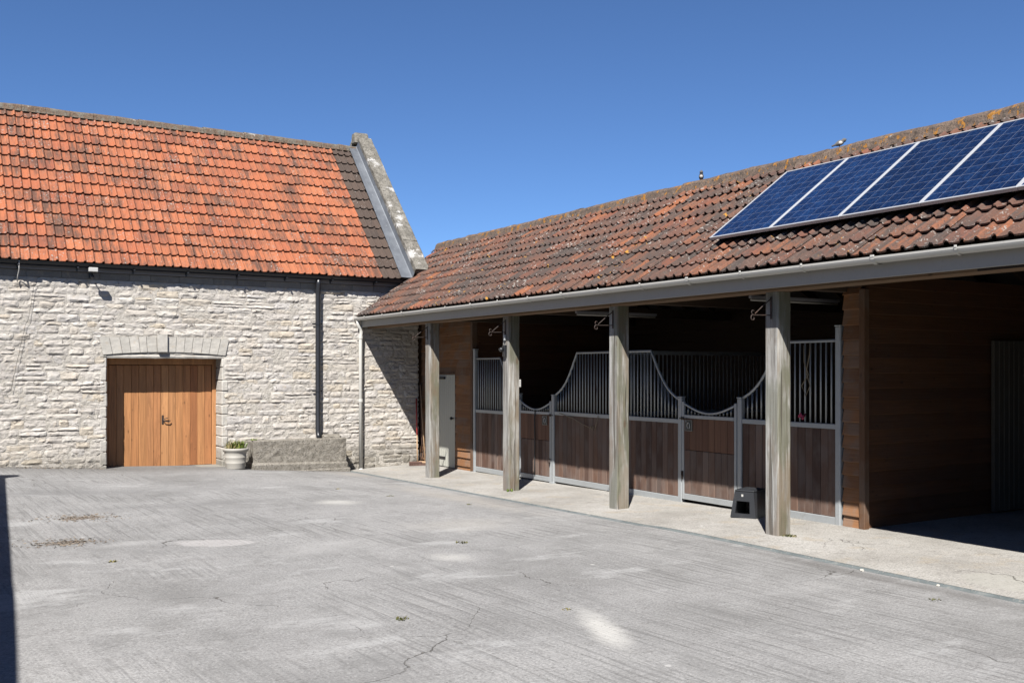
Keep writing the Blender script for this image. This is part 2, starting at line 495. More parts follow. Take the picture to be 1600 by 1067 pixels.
def spot(g, cx, cy, rx, ry, ang, soft, wob=.25, ns=2.5):
    """soft-edged mask of an ellipse lying on the ground, with a ragged rim"""
    x, y, z = g.xyz()
    ca, sa = math.cos(ang), math.sin(ang)
    dx = g.math('SUBTRACT', x, cx); dy = g.math('SUBTRACT', y, cy)
    u = g.mul(g.addv(g.mul(dx, ca), g.mul(dy, sa)), 1/rx)
    v = g.mul(g.math('SUBTRACT', g.mul(dy, ca), g.mul(dx, sa)), 1/ry)
    d = g.math('SQRT', g.addv(g.mul(u, u), g.mul(v, v)))
    d = g.addv(d, g.mul(g.math('SUBTRACT', g.noise(g.pos, ns, 4, .65), .5), wob*4))
    return g.ss(d, 1.0, 1.0-soft)

def m_concrete(name, walk=False):
    g = G(name)
    n0 = g.noise(g.pos, .22, 4, .6); n1 = g.noise(g.pos, .9, 5, .6); n2 = g.noise(g.pos, 5.5, 5, .65); n3 = g.noise(g.pos, 55, 4, .7); n4 = g.noise(g.pos, 210, 2, .6)
    if walk:
        c = g.ramp(n1, [(.28,(.25,.236,.212)),(.5,(.33,.315,.288)),(.72,(.39,.375,.348))])
        c = g.mix(g.mul(g.ss(n2, .5, .7), .45), c, (.20,.186,.165))
        c = g.mix(g.mul(g.ss(g.noise(g.pos, 2.1, 5, .6), .54, .68), .5), c, (.33,.28,.21))
    else:
        k = g.addv(g.mul(n0, .55), g.mul(n1, .55))
        c = g.ramp(k, [(.36,(.182,.178,.172)),(.52,(.240,.236,.230)),(.70,(.295,.290,.282))])
        c = g.mix(g.mul(g.ss(n2, .5, .72), .38), c, (.15,.143,.137))
    c = g.scale(c, g.addv(-.35, g.addv(g.mul(n3, 1.7), g.mul(n4, 1.0))))
    # tamped ridges left by the screed, running roughly away from the camera
    wob = g.mul(g.noise(g.pos, .5, 2, .5), 1.4)
    x, y, z = g.xyz()
    cv = g.node('ShaderNodeCombineXYZ')
    g.link(g.mul(g.addv(g.addv(x, g.mul(y, .06)), g.mul(wob, .06)), 24.0), cv.inputs[0]); g.link(g.mul(y, .8), cv.inputs[1])
    tam = g.noise(cv.outputs[0], 1.0, 3, .6)
    msk = g.mul(g.ss(g.noise(g.vec((1,1,1), 5.0), .38, 3, .55), .40, .58), 0.25 if walk else 1.0)
    cv2 = g.node('ShaderNodeCombineXYZ')
    g.link(g.mul(x, 2.2), cv2.inputs[0]); g.link(g.mul(g.addv(y, g.mul(x, .2)), 30.0), cv2.inputs[1])
    tam2 = g.noise(cv2.outputs[0], 1.0, 3, .65)
    groove = g.mul(g.ss(tam, .50, .36), msk)
    c = g.mix(g.mul(groove, .5), c, (.11,.107,.103))
    c = g.mix(g.mul(g.mul(g.ss(tam, .52, .70), msk), .3), c, (.30,.292,.28))
    c = g.mix(g.mul(g.ss(tam2, .46, .32), .22), c, (.11,.105,.10))
    if not walk:
        bl = g.noise(g.vec((1.0,.6,1), 7.0), 1.9, 5, .7)
        c = g.mix(g.mul(g.ss(bl, .52, .66), .45), c, (.165,.162,.157))
        c = g.mix(g.mul(g.ss(g.noise(g.vec((.8,1.6,1), 9.0), 1.3, 5, .7), .55, .70), .55), c, (.37,.368,.36))
        for (cx, cy, rx, ry, a, soft, col, k) in SPOTS:
            c = g.mix(g.mul(spot(g, cx, cy, rx, ry, a, soft), k), c, col)
        # darker, damper strip at the foot of the barn wall
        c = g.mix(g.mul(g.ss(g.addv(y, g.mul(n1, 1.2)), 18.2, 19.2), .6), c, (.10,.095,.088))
    else:
        c = g.mix(g.mul(spot(g, 7.95, 5.0, .34, .42, 0, .2, .08), .7), c, (.33,.32,.285))
    pit = g.noise(g.vec((1,1,1), 13.0), 34.0, 3, .6)
    c = g.mix(g.mul(g.ss(pit, .60, .68), .55), c, (.095,.092,.088))
    c = g.mix(g.mul(g.ss(pit, .38, .30), .45), c, (.40,.395,.385))
    # cracks
    dv = g.node('ShaderNodeVectorMath', operation='ADD')
    g.link(g.pos, dv.inputs[0])
    sv = g.node('ShaderNodeVectorMath', operation='SCALE'); g.link(g.noisec(g.pos, 1.3, 4), sv.inputs[0]); sv.inputs[3].default_value = 1.1
    g.t.links.new(sv.outputs[0], dv.inputs[1])
    ed = g.voro(g.vec((1,1,0), None, dv.outputs[0]), .42, 'DISTANCE_TO_EDGE')
    cm = g.ss(g.noise(g.vec((1,1,1), 11.0), .9, 3, .6), .50, .62)
    crack = g.mul(g.ss(g.addv(ed, g.mul(g.math('SUBTRACT', n3, .5), .006)), .0022, .0004), cm)
    c = g.mix(g.mul(crack, .7), c, (.06,.053,.044))
    # bird droppings, chips, lichen rings
    vd = g.voro(g.vec((1,1,0)), 2.1)
    dm = g.mul(g.ss(g.addv(vd, g.mul(n3, .06)), .085, .06), g.ss(g.noise(g.vec((1,1,1), 2.0), .8, 2, .5), .5, .58))
    c = g.mix(g.mul(dm, .75), c, (.44,.43,.41))
    vs = g.voro(g.vec((1,1,0), 4.0), 7.0)
    c = g.mix(g.mul(g.mul(g.ss(vs, .075, .05), g.ss(g.noise(g.pos, 1.7, 2, .5), .52, .6)), .6), c, (.07,.062,.055))
    h = g.addv(g.addv(g.mul(n2, .5), g.mul(n3, .3)), g.addv(g.mul(g.mul(tam, msk), 1.1), g.addv(g.mul(tam2, .35), g.mul(crack, -1.5))))
    return g.done(c, .92, g.bump(h, .55, .02), spec=.25)

SPOTS = [(2.72,10.4,.42,.26,-.3,.25,(.37,.355,.345),.7), (1.95,10.7,.55,.22,.2,.9,(.37,.365,.355),.5), (5.03,12.85,.40,.45,.2,.95,(.44,.43,.40),.7), (4.46,8.5,.26,.34,.3,.97,(.42,.41,.385),.65),
         (4.15,5.6,.17,.85,-.38,.95,(.46,.45,.42),.8), (3.6,9.6,.9,.5,.3,.95,(.34,.335,.325),.5), (5.6,10.3,1.0,.7,.1,.95,(.36,.345,.315),.5), (1.6,15.0,2.6,.5,.12,.95,(.155,.152,.15),.45),
         (3.2,13.4,2.2,.35,.1,.95,(.155,.152,.15),.4), (2.1,5.2,1.2,.9,.5,.95,(.15,.147,.143),.5), (6.9,13.0,.5,3.2,.02,.95,(.34,.315,.28),.55), (7.2,5.8,.16,2.6,0,.9,(.11,.103,.097),.55),
         (1.75,12.6,.38,.17,.2,.6,(.15,.105,.065),.6), (1.38,11.0,.34,.16,.2,.6,(.10,.075,.052),.7), (7.1,17.4,.5,1.0,.1,.9,(.31,.28,.245),.5)]
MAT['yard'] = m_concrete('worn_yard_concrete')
MAT['walk'] = m_concrete('pale_walkway_concrete', True)

def m_drain():
    g = G('drain_channel_metal')
    n = g.noise(g.pos, 6, 4, .6); n2 = g.noise(g.pos, 45, 3, .6)
    c = g.ramp(n, [(.3,(.105,.122,.124)),(.6,(.155,.175,.176)),(.8,(.25,.25,.235))])
    c = g.mix(g.mul(g.ss(n2, .55, .7), .5), c, (.33,.31,.27))
    return g.done(c, .75, g.bump(n2, .3, .006), spec=.3)
MAT['drain'] = m_drain()

def m_field():
    g = G('rough_grass_field')
    n = g.noise(g.pos, .6, 4, .6); n2 = g.noise(g.pos, 8, 4, .6)
    c = g.ramp(g.addv(g.mul(n, .6), g.mul(n2, .4)), [(.35,(.05,.075,.02)),(.6,(.10,.12,.04))])
    return g.done(c, .95)
MAT['field'] = m_field()

def m_leaf(name, a, b):
    g = G(name)
    c = g.mix(g.rand(), a, b)
    g.b.inputs['Transmission Weight'].default_value = 0.0
    return g.done(c, .6, spec=.3)
MAT['leaf'] = m_leaf('green_leaf', (.07,.13,.02), (.17,.20,.03))
MAT['dry'] = m_leaf('dry_grass_blade', (.26,.20,.09), (.20,.19,.06))
MAT['moss'] = m_leaf('moss_clump', (.06,.075,.02), (.13,.11,.04))
MAT['debris'] = m_leaf('straw_and_leaf_litter', (.14,.105,.075), (.23,.195,.155))

def m_solar():
    """polycrystalline cells printed under glass, laid out on the panel's own UV"""
    g = G('solar_cells_under_glass')
    uvn = g.node('ShaderNodeUVMap')
    u, v, _ = g.xyz(uvn.outputs[0])
    def grid(c, n, wdt):
        f = g.math('FRACT', g.mul(c, n))
        d = g.math('MINIMUM', f, g.math('SUBTRACT', 1.0, f))
        return g.ss(d, wdt, wdt*.45)
    line = g.math('MAXIMUM', grid(u, 6, .018), grid(v, 10, .018))
    cu = g.math('FLOOR', g.mul(u, 6)); cvv = g.math('FLOOR', g.mul(v, 10))
    cc = g.node('ShaderNodeCombineXYZ'); g.link(cu, cc.inputs[0]); g.link(cvv, cc.inputs[1]); g.link(g.rand(), cc.inputs[2])
    wn_ = g.node('ShaderNodeTexWhiteNoise'); g.t.links.new(cc.outputs[0], wn_.inputs['Vector'])
    fl = g.voro(g.vec((1,1,1)), 45.0, 'F1', 1.0, 1)
    sx = g.xyz(fl)[0]
    k = g.addv(g.mul(wn_.outputs[0], .35), g.mul(sx, .65))
    c = g.ramp(k, [(0,(.003,.008,.030)),(.5,(.005,.015,.055)),(1,(.010,.034,.105))])
    c = g.scale(c, g.addv(.75, g.mul(g.rand(), .5)))
    bus = grid(g.addv(g.mul(u, 6), .33), 2, .02)
    c = g.mix(g.mul(bus, .12), c, (.3,.33,.4))
    c = g.mix(g.mul(line, .38), c, (.34,.37,.43))
    return g.done(c, .14, spec=.35)
MAT['solar'] = m_solar()

# ================================================================== GROUND
def sheet(name, xs, ys, dz, mat, skirt=.3):
    v = []; f = []
    nx, ny = len(xs), len(ys)
    for y in ys:
        for x in xs:
            v.append((x, y, gz(x, y) + dz(x, y)))
    for j in range(ny-1):
        for i in range(nx-1):
            a = j*nx+i; f.append((a, a+1, a+nx+1, a+nx))
    o = mk(name, v, f, mat, None, True)
    return tag(o, kind='structure')

def fr(a, b, st):
    n = max(1, int(round((b-a)/st))); return [a+(b-a)*i/n for i in range(n+1)]
DX0, DX1 = 7.36, 7.49
def und(x, y): return .010*nz(x*.5, y*.5, 3) + .004*nz(x*1.7, y*1.7, 8)
def edge_fade(x): return min(1, abs(x-7.43)/.8)
sheet('yard', fr(-14, 0, .7) + fr(0, DX0, .16)[1:], fr(-14, 2, .8) + fr(2, 19.2, .2)[1:], lambda x, y: und(x, y)*edge_fade(x), MAT['yard'])
sheet('walkway', fr(DX1, 13.2, .2), fr(-6, 20.6, .25), lambda x, y: .018*min(1, (x-DX1)/.5) + und(x, y)*.6*edge_fade(x), MAT['walk'])
def wz(x, y): return gz(x, y) + .018*min(1, (x-DX1)/.5) + und(x, y)*.6*edge_fade(x)
def yz(x, y): return gz(x, y) + und(x, y)*edge_fade(x)
# drain channel sunk between yard and walkway
b = MB()
ysd = fr(-6, 18.7, .25)
prof = [(DX0-.002,0), (DX0+.004,-.014), (DX1-.004,-.014), (DX1+.002,0)]
for i, y in enumerate(ysd):
    for (x, z) in prof: b.v.append((x, y, gz(7.43, y) + z - .001))
for i in range(len(ysd)-1):
    for k in range(3):
        a = i*4+k; b.f.append((a, a+1, a+5, a+4))
tag(b.build('drain_channel', MAT['drain']), kind='structure')
v, f = [(-1500,-1500,-.6),(1500,-1500,-.6),(1500,1500,-.6),(-1500,1500,-.6)], [(0,1,2,3)]
tag(mk('ground', v, f, MAT['field']), kind='structure')

# ================================================================== roof tiles
def tile_profile(wd):
    """heights across a double roman tile: two pans, two rolls"""
    u2 = wd/2; pts = []
    for k in range(2):
        for (t, h) in ((0,.002),(.34,.0),(.62,.004),(.70,.024),(.80,.034),(.90,.026)):
            pts.append(((k+t)*u2, h))
    pts.append((wd, .002))
    return pts

def tile_mesh(name, wd, ln, mats, seed):
    rr = random.Random(seed)
    p = tile_profile(wd); n = len(p); v = []; f = []
    for (u, h) in p: v.append((u, rr.uniform(-.006,.006), h-.017))
    for (u, h) in p: v.append((u, v[len(v)-n][1]-.001, h))
    for (u, h) in p: v.append((u, ln, h))
    for r_ in range(2):
        for i in range(n-1):
            f.append((r_*n+i, r_*n+i+1, (r_+1)*n+i+1, (r_+1)*n+i))
    me = bpy.data.meshes.new(name); me.from_pydata(v, [], f)
    me.update()
    me.materials.append(mats)
    return me

def basis(o, u, v_, n):
    M = Matrix((( u.x, v_.x, n.x, o.x), (u.y, v_.y, n.y, o.y), (u.z, v_.z, n.z, o.z), (0,0,0,1)))
    return M

def tile_matrix(O, u, v_, n, a, s, lift, rr):
    """a along the eave, s up the slope"""
    o = O + u*(a + rr.uniform(-.005,.005)) + v_*(s + rr.uniform(-.010,.010) - (.025 if rr.random() < .02 else 0)) + n*(.034 + rr.uniform(0,lift))
    tilt = -.034/.31 + rr.uniform(-.012,.012)
    v2 = (v_ + n*tilt).normalized(); n2 = u.cross(v2)
    rot = Matrix.Rotation(rr.uniform(-.014,.014), 4, n2)
    u3 = rot.to_3x3() @ u; v3 = rot.to_3x3() @ v2
    return basis(o, u3, v3, n2)

# ================================================================== STONE BARN
YW = 18.8
barn = thing('stone_barn', (4.0, YW, 0), 'pale rubble limestone barn with steep orange clay tiled roof', 'barn')
BX0, BX1 = -1.6, 9.12
DXL, DXR, DZT = 3.0, 5.06, 2.07
wall = MB()
wall.box(BX0, DXL, YW+.012, YW+.42, -.6, 3.52)
wall.box(DXR, BX1, YW+.012, YW+.42, -.6, 3.52)
wall.box(DXL, DXR, YW+.012, YW+.42, DZT+.02, 3.52)
wall.box(BX0, BX1-.002, YW+5.4, YW+5.8, -.6, 3.5)
# gable ends
for (x0, x1) in ((BX0, BX0+.4), (BX1-.36, BX1)):
    yr, zr = 21.55, 6.95
    v = [(x0,YW+.43,-.6),(x0,YW+5.39,-.6),(x0,YW+5.39,3.5),(x0,yr,zr),(x0,YW+.43,3.5)]
    v += [(x1,p[1],p[2]) for p in v]
    wall.add(v, [(0,1,2,3,4),(9,8,7,6,5),(0,4,9,5),(4,3,8,9),(3,2,7,8),(2,1,6,7),(1,0,5,6)])
def mortar_sheet(x0, x1, z0, z1):
    xs, zs = fr(x0, x1, .045), fr(z0, z1, .04); o = len(wall.v); n = len(xs)
    for z in zs:
        for x in xs: wall.v.append(Vector((x, YW - .004 - .012*nz(x*4, z*5, 2) - .008*nz(x*17, z*17, 7), z)))
    for j in range(len(zs)-1):
        for i in range(n-1): a = o+j*n+i; wall.f.append((a, a+1, a+n+1, a+n))
mortar_sheet(BX0, DXL, -.5, 3.40); mortar_sheet(DXR, BX1, -.5, 3.40); mortar_sheet(DXL+.001, DXR-.001, DZT+.03, 3.40)
barn_wall = wall.build('wall', MAT['mortar'], barn)

def stone_geo(x0, x1, z0f, z1f, y, rr, proud):
    """rock-faced stone between x0..x1 and the wandering course lines z0f(x), z1f(x); front towards -Y"""
    v = []; f = []
    zm = z1f((x0+x1)/2) - z0f((x0+x1)/2)
    nx = min(9, max(4, round((x1-x0)/.048))); nzr = min(5, max(3, round(zm/.036)))
    sd = rr.uniform(0, 900)
    tl = rr.uniform(-.012, .012); tz = rr.uniform(-.014, .010)
    cr = [rr.choice((.0, .012, .03)) for _ in range(4)]       # knocked-off corners
    for j in range(nzr+1):
        tj = j/nzr
        for i in range(nx+1):
            ti = i/nx
            x = lerp(x0, x1, ti); z = lerp(z0f(x), z1f(x), tj)
            ex = min(ti, 1-ti)*(x1-x0); ez = min(tj, 1-tj)*(z1f(x)-z0f(x))
            c = cr[(ti > .5) + 2*(tj > .5)]
            if i in (0, nx): x += .010*nz(z*16, sd) + (1 if i == 0 else -1)*c*abs(2*tj-1)**4
            elif 0 < j < nzr: x += .010*nz(x*30, z*30, sd)
            if j in (0, nzr): z += .011*nz(x*11, sd+9) + (1 if j == 0 else -1)*c*.5*abs(2*ti-1)**4
            elif 0 < i < nx: z += .008*nz(x*30, z*30, sd+5)
            prof = min(1, min(ex, ez)/.022)
            d = proud*(.45 + .55*prof) + (tl*(2*ti-1) + tz*(2*tj-1))*prof
            if 0 < i < nx and 0 < j < nzr:
                rg = 1 - abs(nz(x*7+sd, z*15, sd))*2.0
                d += .010*rg + .010*nz(x*15+sd, z*22) - .005
            else: d += .007*nz(x*22, z*22+sd)
            v.append((x, y - d, z))
    n = nx+1
    for j in range(nzr):
        for i in range(nx):
            a = j*n+i
            if rr.random() < .5: f += [(a, a+1, a+n+1), (a, a+n+1, a+n)]
            else: f += [(a, a+1, a+n), (a+1, a+n+1, a+n)]
    ring = [i for i in range(nx+1)] + [j*n+nx for j in range(1, nzr+1)] + [nzr*n+i for i in range(nx-1, -1, -1)] + [j*n for j in range(nzr-1, 0, -1)]
    base = len(v)
    for q in ring: v.append((v[q][0], y+.03, v[q][2]))
    for k in range(len(ring)):
        k2 = (k+1) % len(ring)
        f.append((ring[k], base+k, base+k2, ring[k2]))
    return v, f

rr = random.Random(11)
# course heights, with fixed lines at the top of the opening and of the arch
lines = [-.34]
def fill(z1):
    z0 = lines[-1]; n = max(1, round((z1-z0)/.128))
    hs = [rr.uniform(.75, 1.3) for _ in range(n)]; t = sum(hs)
    for h in hs: lines.append(lines[-1] + h/t*(z1-z0))
fill(DZT); fill(2.43); fill(3.40)
fixed = {round(DZT,4), round(2.43,4), round(3.40,4)}
def cl(k):
    z = lines[k]; am = .012 if round(z,4) in fixed else .030
    return lambda x: z + am*nz(x*.75, k*7.7) + am*.4*nz(x*2.3, k*3.1+50)
stones = []
for k in range(len(lines)-1):
    zl, zh = lines[k], lines[k+1]; zm = (zl+zh)/2
    segs = [(BX0+.02, 9.14)]
    if zm < DZT: segs = [(BX0+.02, DXL), (DXR, 9.14)]
    elif zm < 2.43: segs = [(BX0+.02, 2.93), (5.13, 9.14)]
    for (a, c) in segs:
        x = a
        while x < c - .02:
            neat = 2.9 < x < 6.0 and zm > 2.4
            wd = rr.uniform(.26, .62) if neat else rr.choice((rr.uniform(.14,.28), rr.uniform(.22,.44), rr.uniform(.3,.58)))
            if c - (x+wd) < .13: wd = c - x
            if gz(x, YW) > zh + .02 or zh < -.22: x += wd; continue
            j = rr.choice((rr.uniform(.001,.005), rr.uniform(.003,.009)))
            lo, hi = cl(k), cl(k+1)
            if rr.random() < .16 and wd > .24 and zh-zl > .125:      # two thin stones instead of one
                t = rr.uniform(.42,.58)
                md = lambda q, lo=lo, hi=hi, t=t: lerp(lo(q), hi(q), t)
                stones.append((x+j, x+wd-j, lambda q, lo=lo: lo(q)+.004, lambda q, md=md: md(q)-.004, rr.uniform(.010,.026), zm))
                stones.append((x+j, x+wd-j, lambda q, md=md: md(q)+.004, lambda q, hi=hi: hi(q)-.004, rr.uniform(.010,.026), zm))
            else:
                stones.append((x+j, x+wd-j, lambda q, lo=lo: lo(q)+.004, lambda q, hi=hi: hi(q)-.004, rr.choice((rr.uniform(.006,.016), rr.uniform(.010,.026))), zm))
            x += wd
def shows(s):
    xm = (s[0]+s[1])/2
    if xm < 1.25 or s[0] > 9.0: return 0
    area = (s[1]-s[0])*(s[3](xm)-s[2](xm))
    if s[5] > 2.9 and xm > 7.9: area *= .2
    return area
order = sorted(range(len(stones)), key=lambda i: -shows(stones[i]))
keep = set(order[:300])
rest = MB()
for i, s in enumerate(stones):
    v, f = stone_geo(*s[:4], YW, rr, s[4])
    if i in keep: mk('stone', v, f, MAT['stone'], barn_wall)
    else: rest.add(v, f)
tag(rest.build('small_stones', MAT['stone'], barn_wall), kind='stuff')
# quoin returns inside the door opening
rv = random.Random(5)
z = -.1
while z < DZT-.02:
    h = min(rv.uniform(.14,.27), DZT-z)
    for side in (0, 1):
        x0, x1 = (DXL-.10, DXL+.012+rv.uniform(0,.012)) if side == 0 else (DXR-.012-rv.uniform(0,.012), DXR+.10)
        b = MB(); b.box(x0, x1, YW-.006-rv.uniform(0,.02), YW+.43, z+.004, z+h-.004, .016)
        for p in b.v: p += Vector((rv.uniform(-.004,.004), rv.uniform(-.004,.004), rv.uniform(-.003,.003)))
        b.build('quoin_stone', MAT['ashlar'], barn_wall)
    z += h
# flat arch of voussoirs with a projecting keystone
def arch_low(x): return DZT + .015 + .055*(1 - ((x-4.03)/1.05)**2)
nv = 14; xa, xb = 2.95, 5.11
edges = [xa + (xb-xa)*i/nv + (0 if i in (0, nv) else rv.uniform(-.02,.02)) for i in range(nv+1)]
for i in range(nv):
    x0, x1 = edges[i]+.004, edges[i+1]-.004
    key = abs((x0+x1)/2 - 4.03) < .08
    zt = 2.425 - .03*abs((x0+x1)/2-4.03)
    spl = .07
    def sx(x, z): return x + (x-4.03)*spl*(z-DZT)/.35
    d = .022 + rv.uniform(0,.008)
    if key: d = .075; zt = 2.46
    v = []; f = []
    for yy in (YW-d, YW+.2):
        for (x, zz) in ((x0, arch_low(x0)), (x1, arch_low(x1)), (sx(x1, zt), zt+rv.uniform(-.006,.006)), (sx(x0, zt), zt+rv.uniform(-.006,.006))):
            v.append((x, yy, zz))
    f = [(0,1,2,3),(7,6,5,4),(0,4,5,1),(1,5,6,2),(2,6,7,3),(3,7,4,0)]
    mk('voussoir', v, f, MAT['ashlar'], barn_wall)
# rough lintel strip under the arch
b = MB(); n = 26
for i in range(n+1):
    x = lerp(DXL-.05, DXR+.05, i/n)
    zb = DZT - .045 + .012*nz(x*5, 3) + .006*nz(x*19, 8)
    for (yy, zz) in ((YW+.035, arch_low(x)+.01), (YW-.012+.008*nz(x*7), zb+.035+.006*nz(x*9,5)), (YW+.0+.008*nz(x*7), zb), (YW+.43, zb)):
        b.v.append((x, yy, zz))
for i in range(n):
    for k in range(3):
        a = i*4+k; b.f.append((a, a+1, a+5, a+4))
b.build('lintel', MAT['ashlar'], barn_wall)
# wall plate course and fascia below the gutter
x = BX0
while x < 8.75:
    wd = min(rv.uniform(.35,.75), 8.76-x)
    bx('wall_plate_block', x+.004, x+wd-.004, YW-.004-rv.uniform(0,.006), YW+.3, 3.405, 3.525, MAT['block'], barn_wall, .006)
    x += wd
bx('fascia_board', BX0, 8.72, YW-.055, YW-.02, 3.53, 3.635, MAT['soffit'], barn, .004)
bx('wall_plate', BX0, 8.72, YW-.018, YW+.4, 3.53, 3.60, MAT['block'], barn, 0)

# doors
dy = YW + .43
door_b = gz(4, YW)
bx('door_frame', DXL+.03, DXL+.11, dy-.03, dy+.08, -.02, DZT-.03, MAT['door_wood'], barn, .006)
bx('door_frame', DXR-.09, DXR-.012, dy-.03, dy+.08, -.02, DZT-.03, MAT['door_wood'], barn, .006)
bx('door_frame', DXL+.11, DXR-.09, dy-.03, dy+.08, DZT-.16, DZT-.03, MAT['door_wood'], barn, .006)
xl, xr, xm = DXL+.115, DXR-.095, 4.035
for (a, c) in ((xl, xm-.003), (xm+.003, xr)):
    leaf = bx('door', a, c, dy+.035, dy+.06, .02, DZT-.168, MAT['door_wood'], barn, .003)
    n = 7; p = a
    for i in range(n):
        wd = (c-a)/n
        bx('plank', p+.0015, p+wd-.0015, dy+rv.uniform(-.002,.002), dy+.034, .015, DZT-.17, MAT['door_wood'], leaf, .004)
        p += wd
    if c > 4.5:
        h = MB()
        h.tube([(xm+.03,dy-.002,.88),(xm+.03,dy-.03,.885),(xm+.05,dy-.045,.86),(xm+.13,dy-.045,.845),(xm+.16,dy-.04,.87)], .009, 8)
        h.box(xm+.012, xm+.048, dy-.008, dy, .80, .97, .003)
        h.tube([(xm+.04,dy-.02,.89),(xm+.09,dy-.035,.915),(xm+.12,dy-.03,.91)], .008, 6)
        h.build('handle', MAT['iron'], leaf)
bx('threshold', DXL+.02, DXR+.06, YW-.02, dy+.1, -.1, .012, MAT['ashlar'], barn, .01)

# roof
TH = R(47.5)
BO = Vector((0, 18.57, 3.655)); bu = Vector((1,0,0)); bv = Vector((0, math.cos(TH), math.sin(TH))); bn = bu.cross(bv)
SL = (21.55-18.57)/math.cos(TH)
NROW = 14; GA = SL/NROW
b = MB()
o0 = BO - bn*.03; o1 = BO + bv*SL - bn*.03
v = [(BX0,o0.y+.03,o0.z+.03),(8.86,o0.y+.03,o0.z+.03),(8.86,o1.y,o1.z),(BX0,o1.y,o1.z),
     (BX0,2*21.55-o0.y,o0.z),(8.86,2*21.55-o0.y,o0.z)]
b.add(v, [(0,1,2,3),(3,2,5,4)])
b.add([(p[0],p[1],p[2]-.08) for p in v], [(3,2,1,0),(4,5,2,3)])
barn_roof = b.build('roof', MAT['dark'], barn)
TW = .293; TW2 = .30
tm = [tile_mesh('tile', TW+.012, GA+.085, MAT['tile'], s) for s in range(4)]
tmd = [tile_mesh('tile', TW+.012, GA+.085, MAT['tile_dark'], s+9) for s in range(3)]
rt = random.Random(21)
cand = []
x_end = 8.80
ncol = int((x_end-BX0)/TW)
for r_ in range(NROW):
    for c_ in range(ncol):
        a = x_end - (c_+1)*TW
        cand.append((a, r_*GA, c_ < 2 or (c_ == 2 and False)))
keep = set(sorted(range(len(cand)), key=lambda i: (not cand[i][2], cand[i][0] < 1.1, cand[i][1] - .35*cand[i][0]))[:300])
more = MB()
for i, (a, s, dk) in enumerate(cand):
    Mx = tile_matrix(BO, bu, bv, bn, a, s, .006, rt)
    me = rt.choice(tmd if dk else tm)
    if i in keep: inst('tile', me, Mx, barn_roof)
    else: more.add([q.co for q in me.vertices], [tuple(p.vertices) for p in me.polygons], Mx)
tag(more.build('far_tiles', MAT['tile'], barn_roof), kind='stuff')
# ridge tiles bedded in mortar
def ridge_run(parent, p0, dirv, n, ln, r_, mat, seed, zj=.006):
    q = random.Random(seed)
    side = dirv.cross(Vector((0,0,1))).normalized()
    for i in range(n):
        b = MB(); seg = 8
        c0 = p0 + dirv*(i*ln); c1 = p0 + dirv*((i+1)*ln - .006)
        dz0, dz1 = q.uniform(-zj,zj), q.uniform(-zj,zj)
        rows = []
        for (c, rad, dz) in ((c0, r_*1.03, dz0), (lerp(c0,c1,.12), r_*1.03, dz0), (lerp(c0,c1,.14), r_, dz0), (c1, r_, dz1)):
            for k in range(seg+1):
                an = math.pi*k/seg
                b.v.append(c + side*(math.cos(an)*rad*1.15) + Vector((0,0,math.sin(an)*rad*.8 + dz)))
            b.v.append(c - side*(rad*1.32) + Vector((0,0,-rad*.55))); b.v.append(c + side*(rad*1.32) + Vector((0,0,-rad*.55)))
        m = seg+3
        for j in range(3):
            for k in range(seg): b.f.append((j*m+k, (j+1)*m+k, (j+1)*m+k+1, j*m+k+1))
            b.f.append((j*m+seg, (j+1)*m+seg, (j+1)*m+seg+1, j*m+seg+1))
            b.f.append((j*m+seg+2, (j+1)*m+seg+2, (j+1)*m, j*m))
        b.f.append(tuple(range(seg+1))); b.f.append(tuple(reversed(range(3*m, 3*m+seg+1))))
        b.build('ridge_tile', mat, parent)
rz = BO + bv*SL
ridge_run(barn_roof, Vector((BX0, 21.55, rz.z-.015)), Vector((1,0,0)), 24, (8.86-BX0)/24, .108, MAT['ridge'], 4, .010)

# raised gable: parapet, lead and coping stones
PX0, PX1 = 8.86, 9.165
def roofpt(s, h): p = BO + bv*s + bn*h; return p.y, p.z
b = MB()
s0, s1 = .12, SL
ya, za = roofpt(s0, -.1); yb_, zb_ = roofpt(s1, -.1); yc, zc = roofpt(s1, .22); yd, zd = roofpt(s0, .22)
v = [(PX0,ya,za),(PX0,yb_,zb_),(PX0,yc,zc),(PX0,yd,zd)]; v += [(9.118,p[1],p[2]) for p in v]
b.add(v, [(0,1,2,3),(7,6,5,4),(0,4,5,1),(1,5,6,2),(2,6,7,3),(3,7,4,0)])
v = [(p[0], 2*21.55-p[1], p[2]) for p in v]
b.add(v, [(3,2,1,0),(4,5,6,7),(1,5,4,0),(2,6,5,1),(3,7,6,2),(0,4,7,3)])
b.build('gable_parapet', MAT['coping'], barn)
b = MB()
nseg = 5
for i in range(nseg):
    a0 = lerp(.0, SL-.02, i/nseg); a1 = lerp(.0, SL-.02, (i+1)/nseg)+.04
    k = .002*(nseg-i)
    pr = [(8.60+.055*a0/SL, .088+k), (8.72, .082+k), (8.835, .085+k), (8.852-k*.3, .10), (8.852-k*.3, .235)]
    pr1 = [(8.60+.055*a1/SL, .088+k), (8.72, .082+k), (8.835, .085+k), (8.852-k*.3, .10), (8.852-k*.3, .235)]
    base = len(b.v)
    for (xx, h) in pr: y_, z_ = roofpt(a0-.02, h); b.v.append((xx, y_, z_))
    for (xx, h) in pr1: y_, z_ = roofpt(a1-.02, h); b.v.append((xx, y_, z_))
    for q in range(4): b.f.append((base+q, base+q+1, base+q+6, base+q+5))
b.build('lead_flashing', MAT['lead'], barn, False)
rc = random.Random(3)
s = -.02; n = 5
